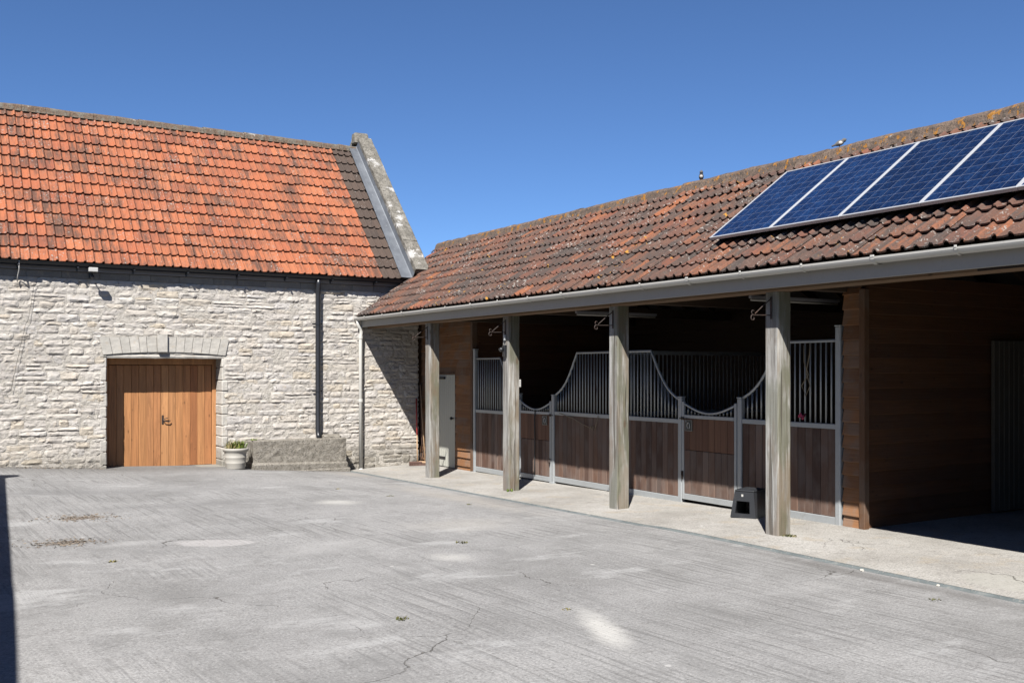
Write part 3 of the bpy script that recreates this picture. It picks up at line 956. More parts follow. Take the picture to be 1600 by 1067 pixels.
for i in range(n):
    a0 = lerp(-.02, SL+.04, i/n); a1 = lerp(-.02, SL+.04, (i+1)/n) - .008
    for mirror in (0, 1):
        b = MB(); m = 6
        for j in range(m+1):
            sj = lerp(a0, a1, j/m)
            for (xx, h) in ((8.845,.235),(8.84,.315),(8.85,.335),(9.0,.345),(9.155,.335),(9.172,.315),(9.165,.235)):
                y_, z_ = roofpt(sj, h + rc.uniform(-.006,.006))
                b.v.append((xx + rc.uniform(-.005,.005), y_ if not mirror else 2*21.55-y_, z_))
        for j in range(m):
            for k in range(7):
                k2 = (k+1) % 7
                q = (j*7+k, j*7+k2, (j+1)*7+k2, (j+1)*7+k)
                b.f.append(q if mirror else tuple(reversed(q)))
        e0 = tuple(range(7)); e1 = tuple(m*7+k for k in range(7))
        b.f.append(e0 if not mirror else tuple(reversed(e0))); b.f.append(tuple(reversed(e1)) if not mirror else e1)
        b.build('coping_stone', MAT['coping'], barn)
yt, zt = roofpt(SL, .33)
b = MB(); b.box(8.80, 9.15, 21.40, 21.70, zt-.10, zt+.16, .03)
for p in b.v:
    if p.z > zt+.05: p.y = lerp(p.y, 21.55, .45)
    p += Vector((rc.uniform(-.012,.012),)*3)
b.build('apex_stone', MAT['coping'], barn)
y_, z_ = roofpt(.0, .1)
b = MB(); b.box(8.86, 9.14, y_+.03, y_+.4, z_-.22, z_+.14, .02); b.build('kneeler_stone', MAT['coping'], barn)
b = MB()     # lead soaker where the stable roof dies into the wall
for i in range(9):
    xx = lerp(7.95, 9.0, i/8); zz = 2.888 + math.tan(R(35.5))*(xx-7.793)
    for (dy_, dz_) in ((-.10,.075),(-.03,.07),(-.025,.20)): b.v.append((xx, YW+dy_-.01, zz+dz_))
for i in range(8):
    for k in range(2): a = i*3+k; b.f.append((a, a+1, a+4, a+3))
# gutter and downpipes
def gutter(name, p0, p1, r_, mat, parent, out, seg=10):
    """half-round gutter, open upwards; out = horizontal outward direction"""
    b = MB(); t = r_*.12
    prof = []
    for k in range(seg+1):
        an = math.pi + math.pi*k/seg; prof.append((math.cos(an)*r_, math.sin(an)*r_))
    for k in range(seg, -1, -1):
        an = math.pi + math.pi*k/seg; prof.append((math.cos(an)*(r_-t), math.sin(an)*(r_-t)))
    m = len(prof)
    for c in (p0, p1):
        for (a, z) in prof: b.v.append(c + out*a + Vector((0,0,z)))
    for k in range(m): k2 = (k+1) % m; b.f.append((k, k2, m+k2, m+k))
    for base in (0, m):
        for k in range(seg): b.f.append((base+k, base+k+1, base+m-2-k, base+m-1-k))
    return b.build(name, mat, parent, False)
bg = gutter('gutter', Vector((BX0, YW-.135, 3.665)), Vector((8.70, YW-.135, 3.665)), .072, MAT['black_plastic'], barn, Vector((0,1,0)))
x = BX0+.4
while x < 8.6:
    b = MB(); b.box(x-.014, x+.014, YW-.215, YW-.05, 3.57, 3.60, .003); b.box(x-.014, x+.014, YW-.068, YW-.055, 3.53, 3.62, .002)
    b.build('bracket', MAT['black_plastic'], bg); x += .93
dpx = 6.90
b = MB(); b.tube([(dpx,YW-.135,3.60),(dpx,YW-.13,3.50),(dpx,YW-.11,3.38),(dpx,YW-.10,3.25),(dpx,YW-.10,.62),(dpx,YW-.13,.53),(dpx,YW-.17,.47)], .050, 12)
dp = b.build('downpipe', MAT['black_plastic'], barn, True)
for zz in (2.72, 1.40):
    b = MB(); b.tube([(dpx,YW-.10,zz-.02),(dpx,YW-.10,zz+.02)], .058, 12); b.box(dpx-.10, dpx+.10, YW-.06, YW-.045, zz-.015, zz+.015, .002)
    b.build('pipe_clip', MAT['black_plastic'], dp)

# small security floodlight under the barn gutter
lx = 2.75
fl = thing('floodlight', (lx, YW-.03, 3.5), 'small white floodlight under the black gutter above the barn doors', 'lamp')
b = MB(); b.box(lx-.075, lx+.075, YW-.34, YW-.26, 3.51, 3.585, .008); b.build('lamp_head', MAT['white_plastic'], fl)
b = MB(); b.tube([(lx,YW-.02,3.46),(lx,YW-.17,3.46),(lx,YW-.28,3.51)], .012, 6); b.box(lx-.03, lx+.03, YW-.03, YW-.002, 3.42, 3.50, .004); b.build('arm', MAT['black_plastic'], fl)
b = MB(); b.lathe([(.0,3.40),(.028,3.41),(.032,3.44),(.022,3.465),(0,3.47)], 10, Matrix.Translation((lx, YW-.2, 0))); b.build('sensor', MAT['black_plastic'], fl)
# cable dropping down the wall at the left
cp = [(1.60,YW-.21,3.66),(1.602,YW-.20,3.5),(1.59,YW-.08,3.40),(1.585,YW-.07,3.3)]
tag(MB().tube(cp, .009, 6).build('cable', MAT['white_plastic'], None, True), 'short thin white cable hanging from the barn gutter to the wall', 'cable')
cp = [(1.86,YW-.052,3.33)]
for i in range(1, 26): cp.append((1.86-.012*i*(1 if i < 10 else 1.25)+.012*nz(i*.7), YW-.052-.008*nz(i*.5,4), 3.33-.075*i))
tag(MB().tube(cp, .003, 5).build('cable', MAT['rubber'], None, True), 'thin dark cable straggling down the stone wall left of the barn doors', 'cable')

# ================================================================== STABLE BLOCK
XP, XS, XB = 8.015, 9.217, 12.75
TS = math.radians(35.5)
XE, ZE = 7.793, 2.888
XRI = 10.06; ZRI = ZE + math.tan(TS)*(XRI-XE)
XBE, ZBE = 12.95, 2.86                      # back eave
TB = math.atan2(ZRI-ZBE, XBE-XRI)
stable = thing('stable_block', (XP, 12.0, 0), 'long open-fronted timber stable with weathered clay tiled roof and square posts', 'stable')
YA0, YA1 = .6, 19.56
POSTS = [16.12, 13.375, 10.595, 7.76, 1.9]
for i, y in enumerate(POSTS):
    b = MB(); q = random.Random(40+i); n = 16; hw = .098
    z0 = wz(XP+.1, y)-.02
    pr = [(-1,-.86),(-.86,-1),(.86,-1),(1,-.86),(1,.86),(.86,1),(-.86,1),(-1,.86)]
    for j in range(n+1):
        zz = lerp(z0, 2.652, j/n)
        for k, (a, c) in enumerate(pr):
            wv = .0035*nz(zz*2.2, k*5.1+i*9) + .002*nz(zz*9, k*3.3+i*7)
            sp = 1 + (.035*max(0, 1-j/1.5))*nz(k*1.7, i*3.0)
            b.v.append((XP+.1 + a*(hw+wv)*sp, y + c*(hw+wv)*sp, zz))
    for j in range(n):
        for k in range(8):
            k2 = (k+1) % 8; b.f.append((j*8+k, j*8+k2, (j+1)*8+k2, (j+1)*8+k))
    b.f.append(tuple(n*8+k for k in range(8)))
    b.build('post', MAT['post'], stable)
# beam over the posts, in lengths
for (a, c) in ((YA0, 4.6), (4.606, 10.6), (10.606, YW-.03)):
    bx('beam', XP-.035, XP+.165, a, c, 2.654, 2.84, MAT['beam_wood'], stable, .008)
bx('fascia', 7.80, 7.828, YA0, YW-.012, 2.672, 2.868, MAT['fascia'], stable, .003)
bx('soffit', 7.83, XP-.037, YA0, YW-.012, 2.835, 2.85, MAT['beam_wood'], stable, 0)
bx('bolt_plate', XP-.043, XP-.036, 3.2, 5.3, 2.665, 2.72, MAT['iron'], stable, .002)
sg = gutter('gutter', Vector((7.735, YA0, 2.862)), Vector((7.735, YW-.03, 2.862)), .062, MAT['pale_plastic'], stable, Vector((1,0,0)))
y = 1.0
k = 0
while y < YW-.2:
    b = MB(); pts = [Vector((7.735+math.cos(a)*.067, y, 2.862+math.sin(a)*.067)) for a in [math.pi*(1.0+t/8) for t in range(9)]]
    for i in range(8):
        p, q = pts[i], pts[i+1]
        o = len(b.v); nrm = (p-Vector((7.735,y,2.862))).normalized()*.006; nrq = (q-Vector((7.735,y,2.862))).normalized()*.006
        w2 = .012 if k % 3 else .022
        b.v += [p+Vector((0,-w2,0))+nrm, p+Vector((0,w2,0))+nrm, q+Vector((0,w2,0))+nrq, q+Vector((0,-w2,0))+nrq]
        b.f.append((o,o+1,o+2,o+3))
    b.box(7.735-.075, 7.735-.066, y-w2, y+w2, 2.855, 2.875, .002)
    b.build('bracket', MAT['pale_plastic'], sg); y += .86; k += 1
# pale downpipe at the barn wall
px_, py_ = 7.80, YW-.10
b = MB(); b.tube([(7.735,YW-.12,2.81),(7.737,YW-.12,2.72),(7.80,YW-.115,2.64),(7.815,YW-.10,2.58),(px_,py_,2.50),(px_,py_,gz(px_,py_)+.02)], .038, 12)
pd = b.build('downpipe', MAT['pale_plastic'], stable, True)
for zz in (2.47, 1.2):
    b = MB(); b.tube([(px_,py_,zz-.03),(px_,py_,zz+.03)], .045, 12); b.box(px_-.07, px_+.07, YW-.062, YW-.05, zz-.012, zz+.012, .002); b.build('pipe_clip', MAT['pale_plastic'], pd)
b = MB(); b.tube([(px_,py_,gz(px_,py_)+.01),(px_,py_-.02,gz(px_,py_)-.02)], .052, 12); b.build('pipe_shoe', MAT['white_plastic'], pd)

# roof deck (both slopes)
su = Vector((0,-1,0)); sv = Vector((math.cos(TS),0,math.sin(TS))); sn = su.cross(sv)
SO = Vector((XE-.035, 0, ZE-.010)); SSL = (XRI-XE+.035)/math.cos(TS)
b = MB()
def deck(y0, y1, xs0, xs1):
    z0_ = ZE + math.tan(TS)*(xs0-XE) - .035; z1_ = ZE + math.tan(TS)*(xs1-XE) - .035
    v = [(xs0,y0,z0_),(xs0,y1,z0_),(xs1,y1,z1_),(xs1,y0,z1_)]; t = .03
    v += [(p[0],p[1],p[2]-t) for p in v]
    b.add(v, [(3,2,1,0),(4,5,6,7),(0,1,5,4),(1,2,6,5),(2,3,7,6),(3,0,4,7)])
deck(YA0, YW-.02, XE+.01, 9.19); deck(YA0, YA1, 9.192, XRI)
v = [(XRI+.001,YA0,ZRI-.035),(XRI+.001,YA1,ZRI-.035),(XBE,YA1,ZBE-.035),(XBE,YA0,ZBE-.035)]
v += [(p[0],p[1],p[2]-.03) for p in v]
b.add(v, [(3,2,1,0),(4,5,6,7),(0,1,5,4),(1,2,6,5),(2,3,7,6),(3,0,4,7)])
st_roof = b.build('roof', MAT['dark'], stable)
NR2 = 10; GA2 = SSL/NR2
tmo = [tile_mesh('tile', TW2+.012, GA2+.085, MAT['tile_old'], s+30) for s in range(5)]
ro = random.Random(77)
cand = []
for r_ in range(NR2):
    xr_ = SO.x + (r_+.5)*GA2*math.cos(TS)
    yend = YW-.03 if xr_ < 9.16 else YA1 - (.0 if r_ % 2 else .12)
    y = yend
    while y > YA0+TW2:
        cand.append((-y, r_*GA2, xr_)); y -= TW2
    if y > YA0: pass
def fr_show(q):
    y = -q[0]-TW2/2
    d = math.hypot(q[2], y)
    edge = 4.6*q[2]/7.8
    if y < edge - .1: return 999
    if 8.5 < q[2] < 9.72 and y < 8.75: return 500
    return d
idx = sorted(range(len(cand)), key=lambda i: fr_show(cand[i])); keep = set(idx[:300])
more = MB()
for i, (a, s, xr_) in enumerate(cand):
    Mx = tile_matrix(SO, su, sv, sn, a, s, .012, ro)
    me = ro.choice(tmo)
    if i in keep: inst('tile', me, Mx, st_roof)
    else: more.add([q.co for q in me.vertices], [tuple(p.vertices) for p in me.polygons], Mx)
tag(more.build('far_tiles', MAT['tile_old'], st_roof), kind='stuff')
nrg = 42
ridge_run(st_roof, Vector((XRI, YA1, ZRI+.020)), Vector((0,-1,0)), nrg, (YA1-YA0)/nrg, .12, MAT['ridge_old'], 8, .010)

# rafters and ties inside
rl = MB(); rl.box(0, (XRI-XE-.15)/math.cos(TS), -.025, .025, -.16, -.035)
rme = bpy.data.meshes.new('rafter'); rme.from_pydata([tuple(p) for p in rl.v], [], rl.f); rme.materials.append(MAT['rafter_wood'])
y = 1.0
while y < YW-.3:
    o = Vector((XE+.15, y, ZE + math.tan(TS)*.15 - .04))
    inst('rafter', rme, basis(o, sv, Vector((0,1,0)), sv.cross(Vector((0,1,0))) if False else Vector((-math.sin(TS),0,math.cos(TS)))), stable)
    o2 = Vector((XBE-.3, y, ZBE + math.tan(TB)*.3 - .04))
    inst('rafter', rme, basis(o2, Vector((-math.cos(TB),0,math.sin(TB))), Vector((0,-1,0)), Vector((math.sin(TB),0,math.cos(TB)))), stable)
    y += .6
for y in (16.1, 13.375, 10.595, 7.8):
    bx('tie_beam', XP+.17, XB, y-.06, y+.06, 2.70, 2.86, MAT['rafter_wood'], stable, .006)
bx('purlin', 9.0, 9.1, YA0, YW, 3.46, 3.58, MAT['rafter_wood'], stable, .005)

# walls
def lap_boards(parent, z0, z1, seed, axis, fixed_c, a0, a1, sgn, pitch=.155, holes=(), mat=None, rough=1.0):
    """horizontal waney-edged boards; axis 'y': wall at x=fixed_c facing sgn*x, boards along y"""
    q = random.Random(seed); z = z0; k = 0
    while z < z1-.03:
        h = min(pitch*q.uniform(.88,1.14), z1-z)
        segs = [(a0, a1)]
        for (h0, h1, hz) in holes:
            if z < hz-.02:
                ns = []
                for (s0, s1) in segs:
                    if h0 > s0+.03: ns.append((s0, min(s1,h0)))
                    if h1 < s1-.03: ns.append((max(s0,h1), s1))
                segs = ns
        for (s0, s1) in segs:
            if s1-s0 < .03: continue
            b = MB(); n = max(2, int((s1-s0)/.16)); n = min(n, 16); sd = q.uniform(0,99)
            for i in range(n+1):
                a = lerp(s0, s1, i/n)
                wv = rough*(.014*nz(a*1.9, sd) + .006*nz(a*6, sd+5))
                zz = z + wv
                for (d, zv) in ((.004, z+h+.02), (.038, zz+.006), (.036, zz), (.008, zz)):
                    b.v.append((fixed_c + sgn*d, a, zv) if axis == 'y' else (a, fixed_c + sgn*d, zv))
            fl_ = (sgn < 0) == (axis == 'y')
            for i in range(n):
                for c in range(3):
                    t = i*4+c; q4 = (t, t+1, t+5, t+4)
                    b.f.append(tuple(reversed(q4)) if not fl_ else q4)
            for base in (0, n*4): b.f.append((base, base+1, base+2, base+3))
            b.build('board', mat or MAT['board_wood'], parent)
        z += h; k += 1
DL, DR, DT = 17.29, 18.10, 1.72
b = MB(); b.box(XS+.008, XS+.07, 16.62, DR*0+DL-.03, -.3, 3.7); b.box(XS+.008, XS+.07, DR+.03, YW+.3, -.3, 3.7); b.box(XS+.008, XS+.07, DL-.03, DR+.03, DT+.03, 3.7)
fw = b.build('front_wall', MAT['trim_wood'], stable)
lap_boards(fw, -.2, 2.95, 3, 'y', XS, 16.63, YW-.05, -1, .16, [(DL-.035, DR+.035, DT+.03)])
bx('corner_post', XS-.045, XS+.07, 16.545, 16.622, -.2, 2.9, MAT['trim_wood'], stable, .005)
# cream ledged door
fd = MB(); gd = wz(XS, 17.7)
dr = bx('door', XS-.002, XS+.02, DL, DR, gd+.02, DT, MAT['cream'], stable, .002)
n = 9
for i in range(n):
    bx('plank', XS-.018, XS-.003, lerp(DL,DR,i/n)+.001, lerp(DL,DR,(i+1)/n)-.001, gd+.015, DT-.003, MAT['cream'], dr, .004)
bx('closer', XS-.06, XS-.019, DL+.40, DL+.78, DT-.09, DT-.045, MAT['black_plastic'], dr, .004)
bx('kick_strip', XS-.03, XS-.019, DL+.40, DL+.80, gd+.16, gd+.21, MAT['black_plastic'], dr, .002)
b = MB(); b.tube([(XS-.018,DL+.06,.86),(XS-.05,DL+.06,.86)], .012, 8); b.lathe([(0,-.03),(.02,-.026),(.032,-.01),(.032,.01),(.02,.026),(0,.03)], 12, Matrix.Translation((XS-.07,DL+.06,.86)) @ Matrix.Rotation(R(90),4,'Y')); b.build('knob', MAT['black_plastic'], dr, True)
for (a, c, z0_, z1_) in ((DL-.034, DL-.004, gd, DT+.03), (DR+.004, DR+.034, gd, DT+.03)):
    bx('door_frame', XS-.022, XS+.03, a, c, z0_, z1_, MAT['trim_wood'], stable, .003)
bx('door_frame', XS-.022, XS+.03, DL-.003, DR+.003, DT+.004, DT+.03, MAT['trim_wood'], stable, .003)
# cross walls: tack room side, bay side, back wall, far gable
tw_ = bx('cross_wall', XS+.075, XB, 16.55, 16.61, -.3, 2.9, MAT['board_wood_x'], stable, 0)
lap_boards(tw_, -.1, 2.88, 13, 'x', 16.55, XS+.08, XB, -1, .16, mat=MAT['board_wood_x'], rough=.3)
bw = bx('cross_wall', XS+.06, XB, 7.545, 7.60, -.3, 2.9, MAT['board_wood_x'], stable, 0)
lap_boards(bw, -.02, 2.88, 17, 'x', 7.545, XS+.035, XB, -1, .158, mat=MAT['board_wood_x'], rough=.45)
fn = bx('front_wall', XS+.004, XS+.055, 7.548, 7.80, -.3, 2.86, MAT['trim_wood'], stable, 0)
lap_boards(fn, -.02, 2.72, 19, 'y', XS, 7.552, 7.79, -1, .158)
bx('corner_batten', XS-.05, XS+.034, 7.47, 7.546, -.02, 2.72, MAT['trim_wood'], stable, .005)
for (a, c) in ((11.52, 12.66),):
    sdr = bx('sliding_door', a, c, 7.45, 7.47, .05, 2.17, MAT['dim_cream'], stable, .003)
    n = 11
    for i in range(n): bx('plank', lerp(a,c,i/n)+.002, lerp(a,c,(i+1)/n)-.002, 7.43, 7.449, .045, 2.175, MAT['dim_cream'], sdr, .005)
bk = bx('back_wall', XB, XB+.12, YA0, YA1, -.3, 3.1, MAT['board_shaded'], stable, 0)
lap_boards(bk, -.1, 2.95, 23, 'y', XB, YA0, YA1-.05, -1, .17, mat=MAT['board_shaded'], rough=.3)
v = [(XE+.1,YA0+.02,-.3),(XBE-.1,YA0+.02,-.3),(XBE-.1,YA0+.02,2.85),(XRI,YA0+.02,ZRI-.08),(XE+.1,YA0+.02,2.85)]
v += [(p[0],p[1]+.12,p[2]) for p in v]
mk('end_wall', v, [(0,1,2,3,4),(9,8,7,6,5),(0,5,6,1),(1,6,7,2),(2,7,8,3),(3,8,9,4),(4,9,5,0)], MAT['board_wood_x'], stable)
v = [(9.19,YA1-.14,-.3),(XBE-.1,YA1-.14,-.3),(XBE-.1,YA1-.14,2.85),(XRI,YA1-.14,ZRI-.1),(9.19,YA1-.14,3.75)]
v += [(p[0],p[1]+.12,p[2]) for p in v]
mk('end_wall', v, [(0,1,2,3,4),(9,8,7,6,5),(0,5,6,1),(1,6,7,2),(2,7,8,3),(3,8,9,4),(4,9,5,0)], MAT['board_wood_x'], stable)

# ================================================================== STALL FRONTS
BARD = bpy.data.meshes.new('bar')
vv, ff = tube([(0,0,0),(0,0,1)], .0105, 8, True)
BARD.from_pydata([tuple(p) for p in vv], [], ff); BARD.polygons.foreach_set('use_smooth', [True]*len(BARD.polygons)); BARD.materials.append(MAT['galv'])
def bar(parent, x, y, z0, z1):
    inst('bar', BARD, Matrix.Translation((x,y,z0)) @ Matrix.Diagonal((1,1,z1-z0,1)), parent)
def arc_pts(y0, z0, y1, z1, bulge, n=10):
    """concave sweep from (y0,z0) to (y1,z1)"""
    out = []
    for i in range(n+1):
        t = i/n
        out.append((lerp(y0,y1,t), lerp(z0,z1,t) - bulge*math.sin(math.pi*t)*1.0))
    return out
def stall_panel(name, label, y0, y1, zg, ztop, low_left, low_right, zlow, post_top, posts, wscale=.118, extra=None):
    """y0>y1 (left to right in view). panel between posts; top sweeps down to zlow at the low ends"""
    t = thing(name, (XS, (y0+y1)/2, zg), label, 'stall panel', 'stall front panels')
    hp = .038
    for (py, pz) in posts:
        b = MB(); b.box(XS-hp, XS+hp, py-hp, py+hp, zg-.03, pz, .008); b.box(XS-hp-.006, XS+hp+.006, py-hp-.006, py+hp+.006, pz, pz+.018, .005)
        b.box(XS-.07, XS+.07, py-.06, py+.06, zg-.02, zg+.012, .003)
        b.build('post', MAT['galv'], t)
    a0, a1 = y0-hp, y1+hp
    zr = zg + 1.165
    # top rail polyline in (y,z)
    sw = .62
    top = []
    if low_left: top += arc_pts(a0, zlow, a0-sw, ztop, .13)
    else: top += [(a0, ztop)]
    if low_right: top += arc_pts(a1+sw, ztop, a1, zlow, .13)
    else: top += [(a1, ztop)]
    MB().tube([(XS, y, z) for (y, z) in top], .019, 8).build('top_rail', MAT['galv'], t, True)
    b = MB(); b.box(XS-.026, XS+.026, a1, a0, zr-.03, zr+.03, .005); b.build('middle_rail', MAT['galv'], t)
    b = MB(); b.box(XS-.028, XS+.028, a1, a0, zg+.025, zg+.115, .005); b.build('bottom_rail', MAT['galv'], t)
    def ztop_at(y):
        for i in range(len(top)-1):
            if top[i][0] >= y >= top[i+1][0]: return lerp(top[i][1], top[i+1][1], (top[i][0]-y)/max(1e-6, top[i][0]-top[i+1][0]))
        return ztop
    n = int((a0-a1)/.076); 
    for i in range(1, n):
        y = lerp(a0, a1, i/n); bar(t, XS, y, zr+.03, ztop_at(y)-.008)
    n = max(3, round((a0-a1)/wscale))
    for i in range(n):
        b0, b1 = lerp(a0,a1,i/n), lerp(a0,a1,(i+1)/n)
        o = rnd.uniform(-.002,.003)
        bx('plank', XS-.018+o, XS+.018+o, b1+.0018, b0-.0018, zg+.115, zr-.031, MAT['stall_wood'], t, .005)
    return t
def stall_door(name, label, y0, y1, zg, sign_y, post_side, seedv):
    t = thing(name, (XS, (y0+y1)/2, zg), label, 'stall door', 'stall doors')
    X = XS - .02
    a0, a1 = y0-.048, y1+.048
    zr = zg+1.195; fr_ = .022
    for ya_ in (a0-fr_, a1+fr_):
        b = MB(); b.box(X-.02, X+.02, ya_-fr_, ya_+fr_, zg+.05, zg+1.40, .005); b.build('door_stile', MAT['galv'], t)
    i0, i1 = a0-2*fr_-.001, a1+2*fr_+.001
    top = [(y, z) for (y, z) in arc_pts(i0+.02, zg+1.375, i1-.02, zg+1.375, .13, 12)]
    MB().tube([(X, y, z) for (y, z) in top], .017, 8).build('top_rail', MAT['galv'], t, True)
    MB().box(X-.021, X+.021, i1, i0, zr-.025, zr+.022, .004).build('middle_rail', MAT['galv'], t)
    MB().box(X-.023, X+.023, i1, i0, zg+.05, zg+.13, .004).build('bottom_rail', MAT['galv'], t)
    n = 14
    for i in range(1, n):
        y = lerp(i0, i1, i/n); zt_ = zg+1.375 - .13*math.sin(math.pi*i/n)
        bar(t, X, y, zr+.022, zt_-.008)
    q = random.Random(seedv); n = 8
    zs = zg + .735
    for i in range(n):
        b0, b1 = lerp(i0,i1,i/n), lerp(i0,i1,(i+1)/n)
        bx('plank', X-.014, X+.016, b1+.0018, b0-.0018, zg+.131, zs-.003, MAT['stall_wood'], t, .005)
        bx('plank', X-.019+q.uniform(-.001,.002), X+.016, b1+.0015, b0-.0015, zs+.003, zr-.026, MAT['stall_wood_new'], t, .004)
    # enamel sign with a pale horseshoe
    sg_ = MB().box(X-.030, X-.022, sign_y-.075, sign_y+.075, zr-.20, zr-.045, .003).build('sign', MAT['sign_black'], t)
    yc_, zc_ = sign_y, zr-.125
    pts = [(X-.032, yc_+math.sin(a)*.028, zc_+math.cos(a)*.042) for a in [R(-150+300*i/14) for i in range(15)]]
    MB().tube(pts, .007, 5).build('horseshoe', MAT['white_plastic'], sg_, True)
    MB().tube([(X-.032, yc_+.055, zc_+.055), (X-.032, yc_+.04, zc_+.058)], .007, 5).build('mark', MAT['white_plastic'], sg_, True)
    e = .07
    MB().tube([(X-.031,yc_-e,zr-.195),(X-.031,yc_+e,zr-.195),(X-.031,yc_+e,zr-.05),(X-.031,yc_-e,zr-.05),(X-.031,yc_-e,zr-.195)], .0035, 5).build('border', MAT['pot'], sg_)
    # kick bolt near the bottom and top bolt
    yl = a0-fr_ if post_side > 0 else a1+fr_
    b = MB(); b.tube([(X-.03,yl,zg+.33),(X-.045,yl-.01,zg+.38),(X-.03,yl+.01,zg+.43)], .011, 6); b.box(X-.035, X-.02, yl-.02, yl+.02, zg+.36, zg+.44, .004); b.build('kick_bolt', MAT['iron'], t)
    b = MB(); b.tube([(X-.035,yl+.05,zr-.03),(X-.035,yl-.10,zr-.03)], .008, 6); b.box(X-.03, X-.02, yl-.03, yl+.03, zr-.05, zr-.01, .003); b.build('top_bolt', MAT['iron'], t)
    return t
gA, gB, gC = -.105, -.055, .0
stall_panel('stall_panel', 'galvanised barred stall panel over brown planks beside the cream door', 16.49, 14.90, gA-.02, gA+2.13, False, True, gA+1.50, 0, [(16.49, gA+2.30), (14.90, gA+1.49)])
stall_door('stall_door', 'brown planked stall door with dipped bar top, the farther one beside the cream door end', 14.90, 13.80, gA-.005, 14.02, -1, 3)
stall_panel('stall_panel', 'wide galvanised barred stall panel sweeping down at both ends between the two stall doors', 13.80, 10.61, gB-.015, gB+2.14, True, True, gB+1.45, 0, [(13.80, gB+1.44), (10.61, gB+1.48)])
stall_door('stall_door', 'brown planked stall door with dipped bar top, the nearer one beside the black step', 10.61, 9.45, gB+.03, 10.41, 1, 5)
stall_panel('stall_panel', 'galvanised barred stall panel over brown planks behind the nearest post and black step', 9.45, 7.86, gC-.015, gC+2.15, True, False, gC+1.45, 0, [(9.45, gC+1.44), (7.86, gC+2.31)])
# strap hanging over the far stall door
tag(MB().tube([(XS-.03,14.32,1.02),(XS-.045,14.32,1.13),(XS-.06,14.32,1.0),(XS-.055,14.315,.6),(XS-.055,14.325,.2),(XS-.055,14.32,.02)], .010, 6).build('lead_strap', MAT['rubber'], None, True), 'dark strap hanging down the face of the farther stall door', 'strap')
# partition between the stalls
t = thing('stall_partition', (10.9, 12.2, 0), 'dark barred partition between the two stalls inside the stable', 'partition')
MB().box(XS+.06, XB-.05, 12.17, 12.23, 2.05, 2.11, .005).build('top_rail', MAT['galv'], t)
MB().box(XS+.06, XB-.05, 12.17, 12.23, 1.10, 1.16, .005).build('middle_rail', MAT['galv'], t)
n = 40
for i in range(1, n): bar(t, lerp(XS+.06, XB-.05, i/n), 12.2, 1.16, 2.05)
for i in range(7): bx('plank', XS+.06, XB-.05, 12.18, 12.22, -.05+i*.164, -.05+(i+1)*.164-.004, MAT['board_wood_x'], t, .004)

# ================================================================== SOLAR PANELS
def solar(i, yhi, label):
    wd, ln, th = .963, 1.60, .038
    s0 = (8.29-SO.x)/math.cos(TS)
    org = SO + su*(-yhi) + sv*s0 + sn*.160
    t = thing('solar_panel', tuple(org), label, 'solar panel', 'solar panels on the stable roof')
    Mx = basis(org, su, sv, sn)
    b = MB(); f_ = .022
    b.box(0, wd, 0, f_, -th, 0, .002, Mx); b.box(0, wd, ln-f_, ln, -th, 0, .002, Mx)
    b.box(0, f_, f_, ln-f_, -th, 0, .002, Mx); b.box(wd-f_, wd, f_, ln-f_, -th, 0, .002, Mx)
    b.build('frame', MAT['alu'], t)
    v = [Mx @ Vector(p) for p in ((f_,f_,-.005),(wd-f_,f_,-.005),(wd-f_,ln-f_,-.005),(f_,ln-f_,-.005),(f_,f_,-.012),(wd-f_,f_,-.012),(wd-f_,ln-f_,-.012),(f_,ln-f_,-.012))]
    g_ = mk('cell_sheet', v, [(0,1,2,3),(7,6,5,4)], MAT['solar'], t)
    uv = g_.data.uv_layers.new(name='UVMap')
    m = .012
    co = [(m,m),(1-m,m),(1-m,1-m),(m,1-m)]
    for k in range(4): uv.data[k].uv = ((co[k][0]-.5)*1.0+.5, co[k][1])
    for k in range(4): uv.data[4+k].uv = co[3-k]
    b = MB(); b.box(-.006, wd+.006, .30, .34, -.10, -th-.001, .002, Mx); b.box(-.006, wd+.006, 1.30, 1.34, -.10, -th-.001, .002, Mx)
    b.build('mounting_rail', MAT['alu'], t)
YP = 8.94
for i, lb in enumerate(('blue solar panel at the left end of the row on the stable roof', 'second blue solar panel from the left end of the row', 'third blue solar panel from the left end of the row', 'fourth blue solar panel from the left end of the row', 'blue solar panel at the right end of the row, cut by the picture edge')):
    solar(i, YP - i*.966, lb)

# ================================================================== THINGS
# hanging basket brackets
for i, (y, lb) in enumerate(zip(POSTS[:4], ('scrolled iron basket bracket on the post beside the cream door', 'scrolled iron basket bracket above the small lamp on the second post', 'scrolled iron basket bracket on the post before the wide stall panel', 'scrolled iron basket bracket on the nearest post'))):
    t = thing('basket_bracket', (XP, y, 2.4), lb, 'bracket', 'hanging basket brackets on the posts')
    x0 = XP - .005
    b = MB(); b.tube([(x0,y,2.40),(x0-.27,y,2.395)], .007, 6); b.box(x0-.006, x0+.003, y-.012, y+.012, 2.36, 2.60, .002); b.build('arm', MAT['iron'], t)
    MB().tube([(x0,y,2.58),(x0-.10,y,2.515),(x0-.24,y,2.41)], .006, 6).build('stay', MAT['iron'], t)
    pts = [(x0-.27-.035*math.sin(a)*(1-.06*k), y, 2.365+.035*math.cos(a)*(1-.06*k)) for k, a in enumerate([R(0+30*j) for j in range(11)])]
    pts2 = [(x0-.27-.02*math.sin(a), y, 2.425-.022*math.cos(a)) for a in [R(30*j) for j in range(9)]]
    b = MB(); b.tube(pts, .006, 6); b.tube(pts2, .005, 6); b.build('scroll', MAT['iron'], t)
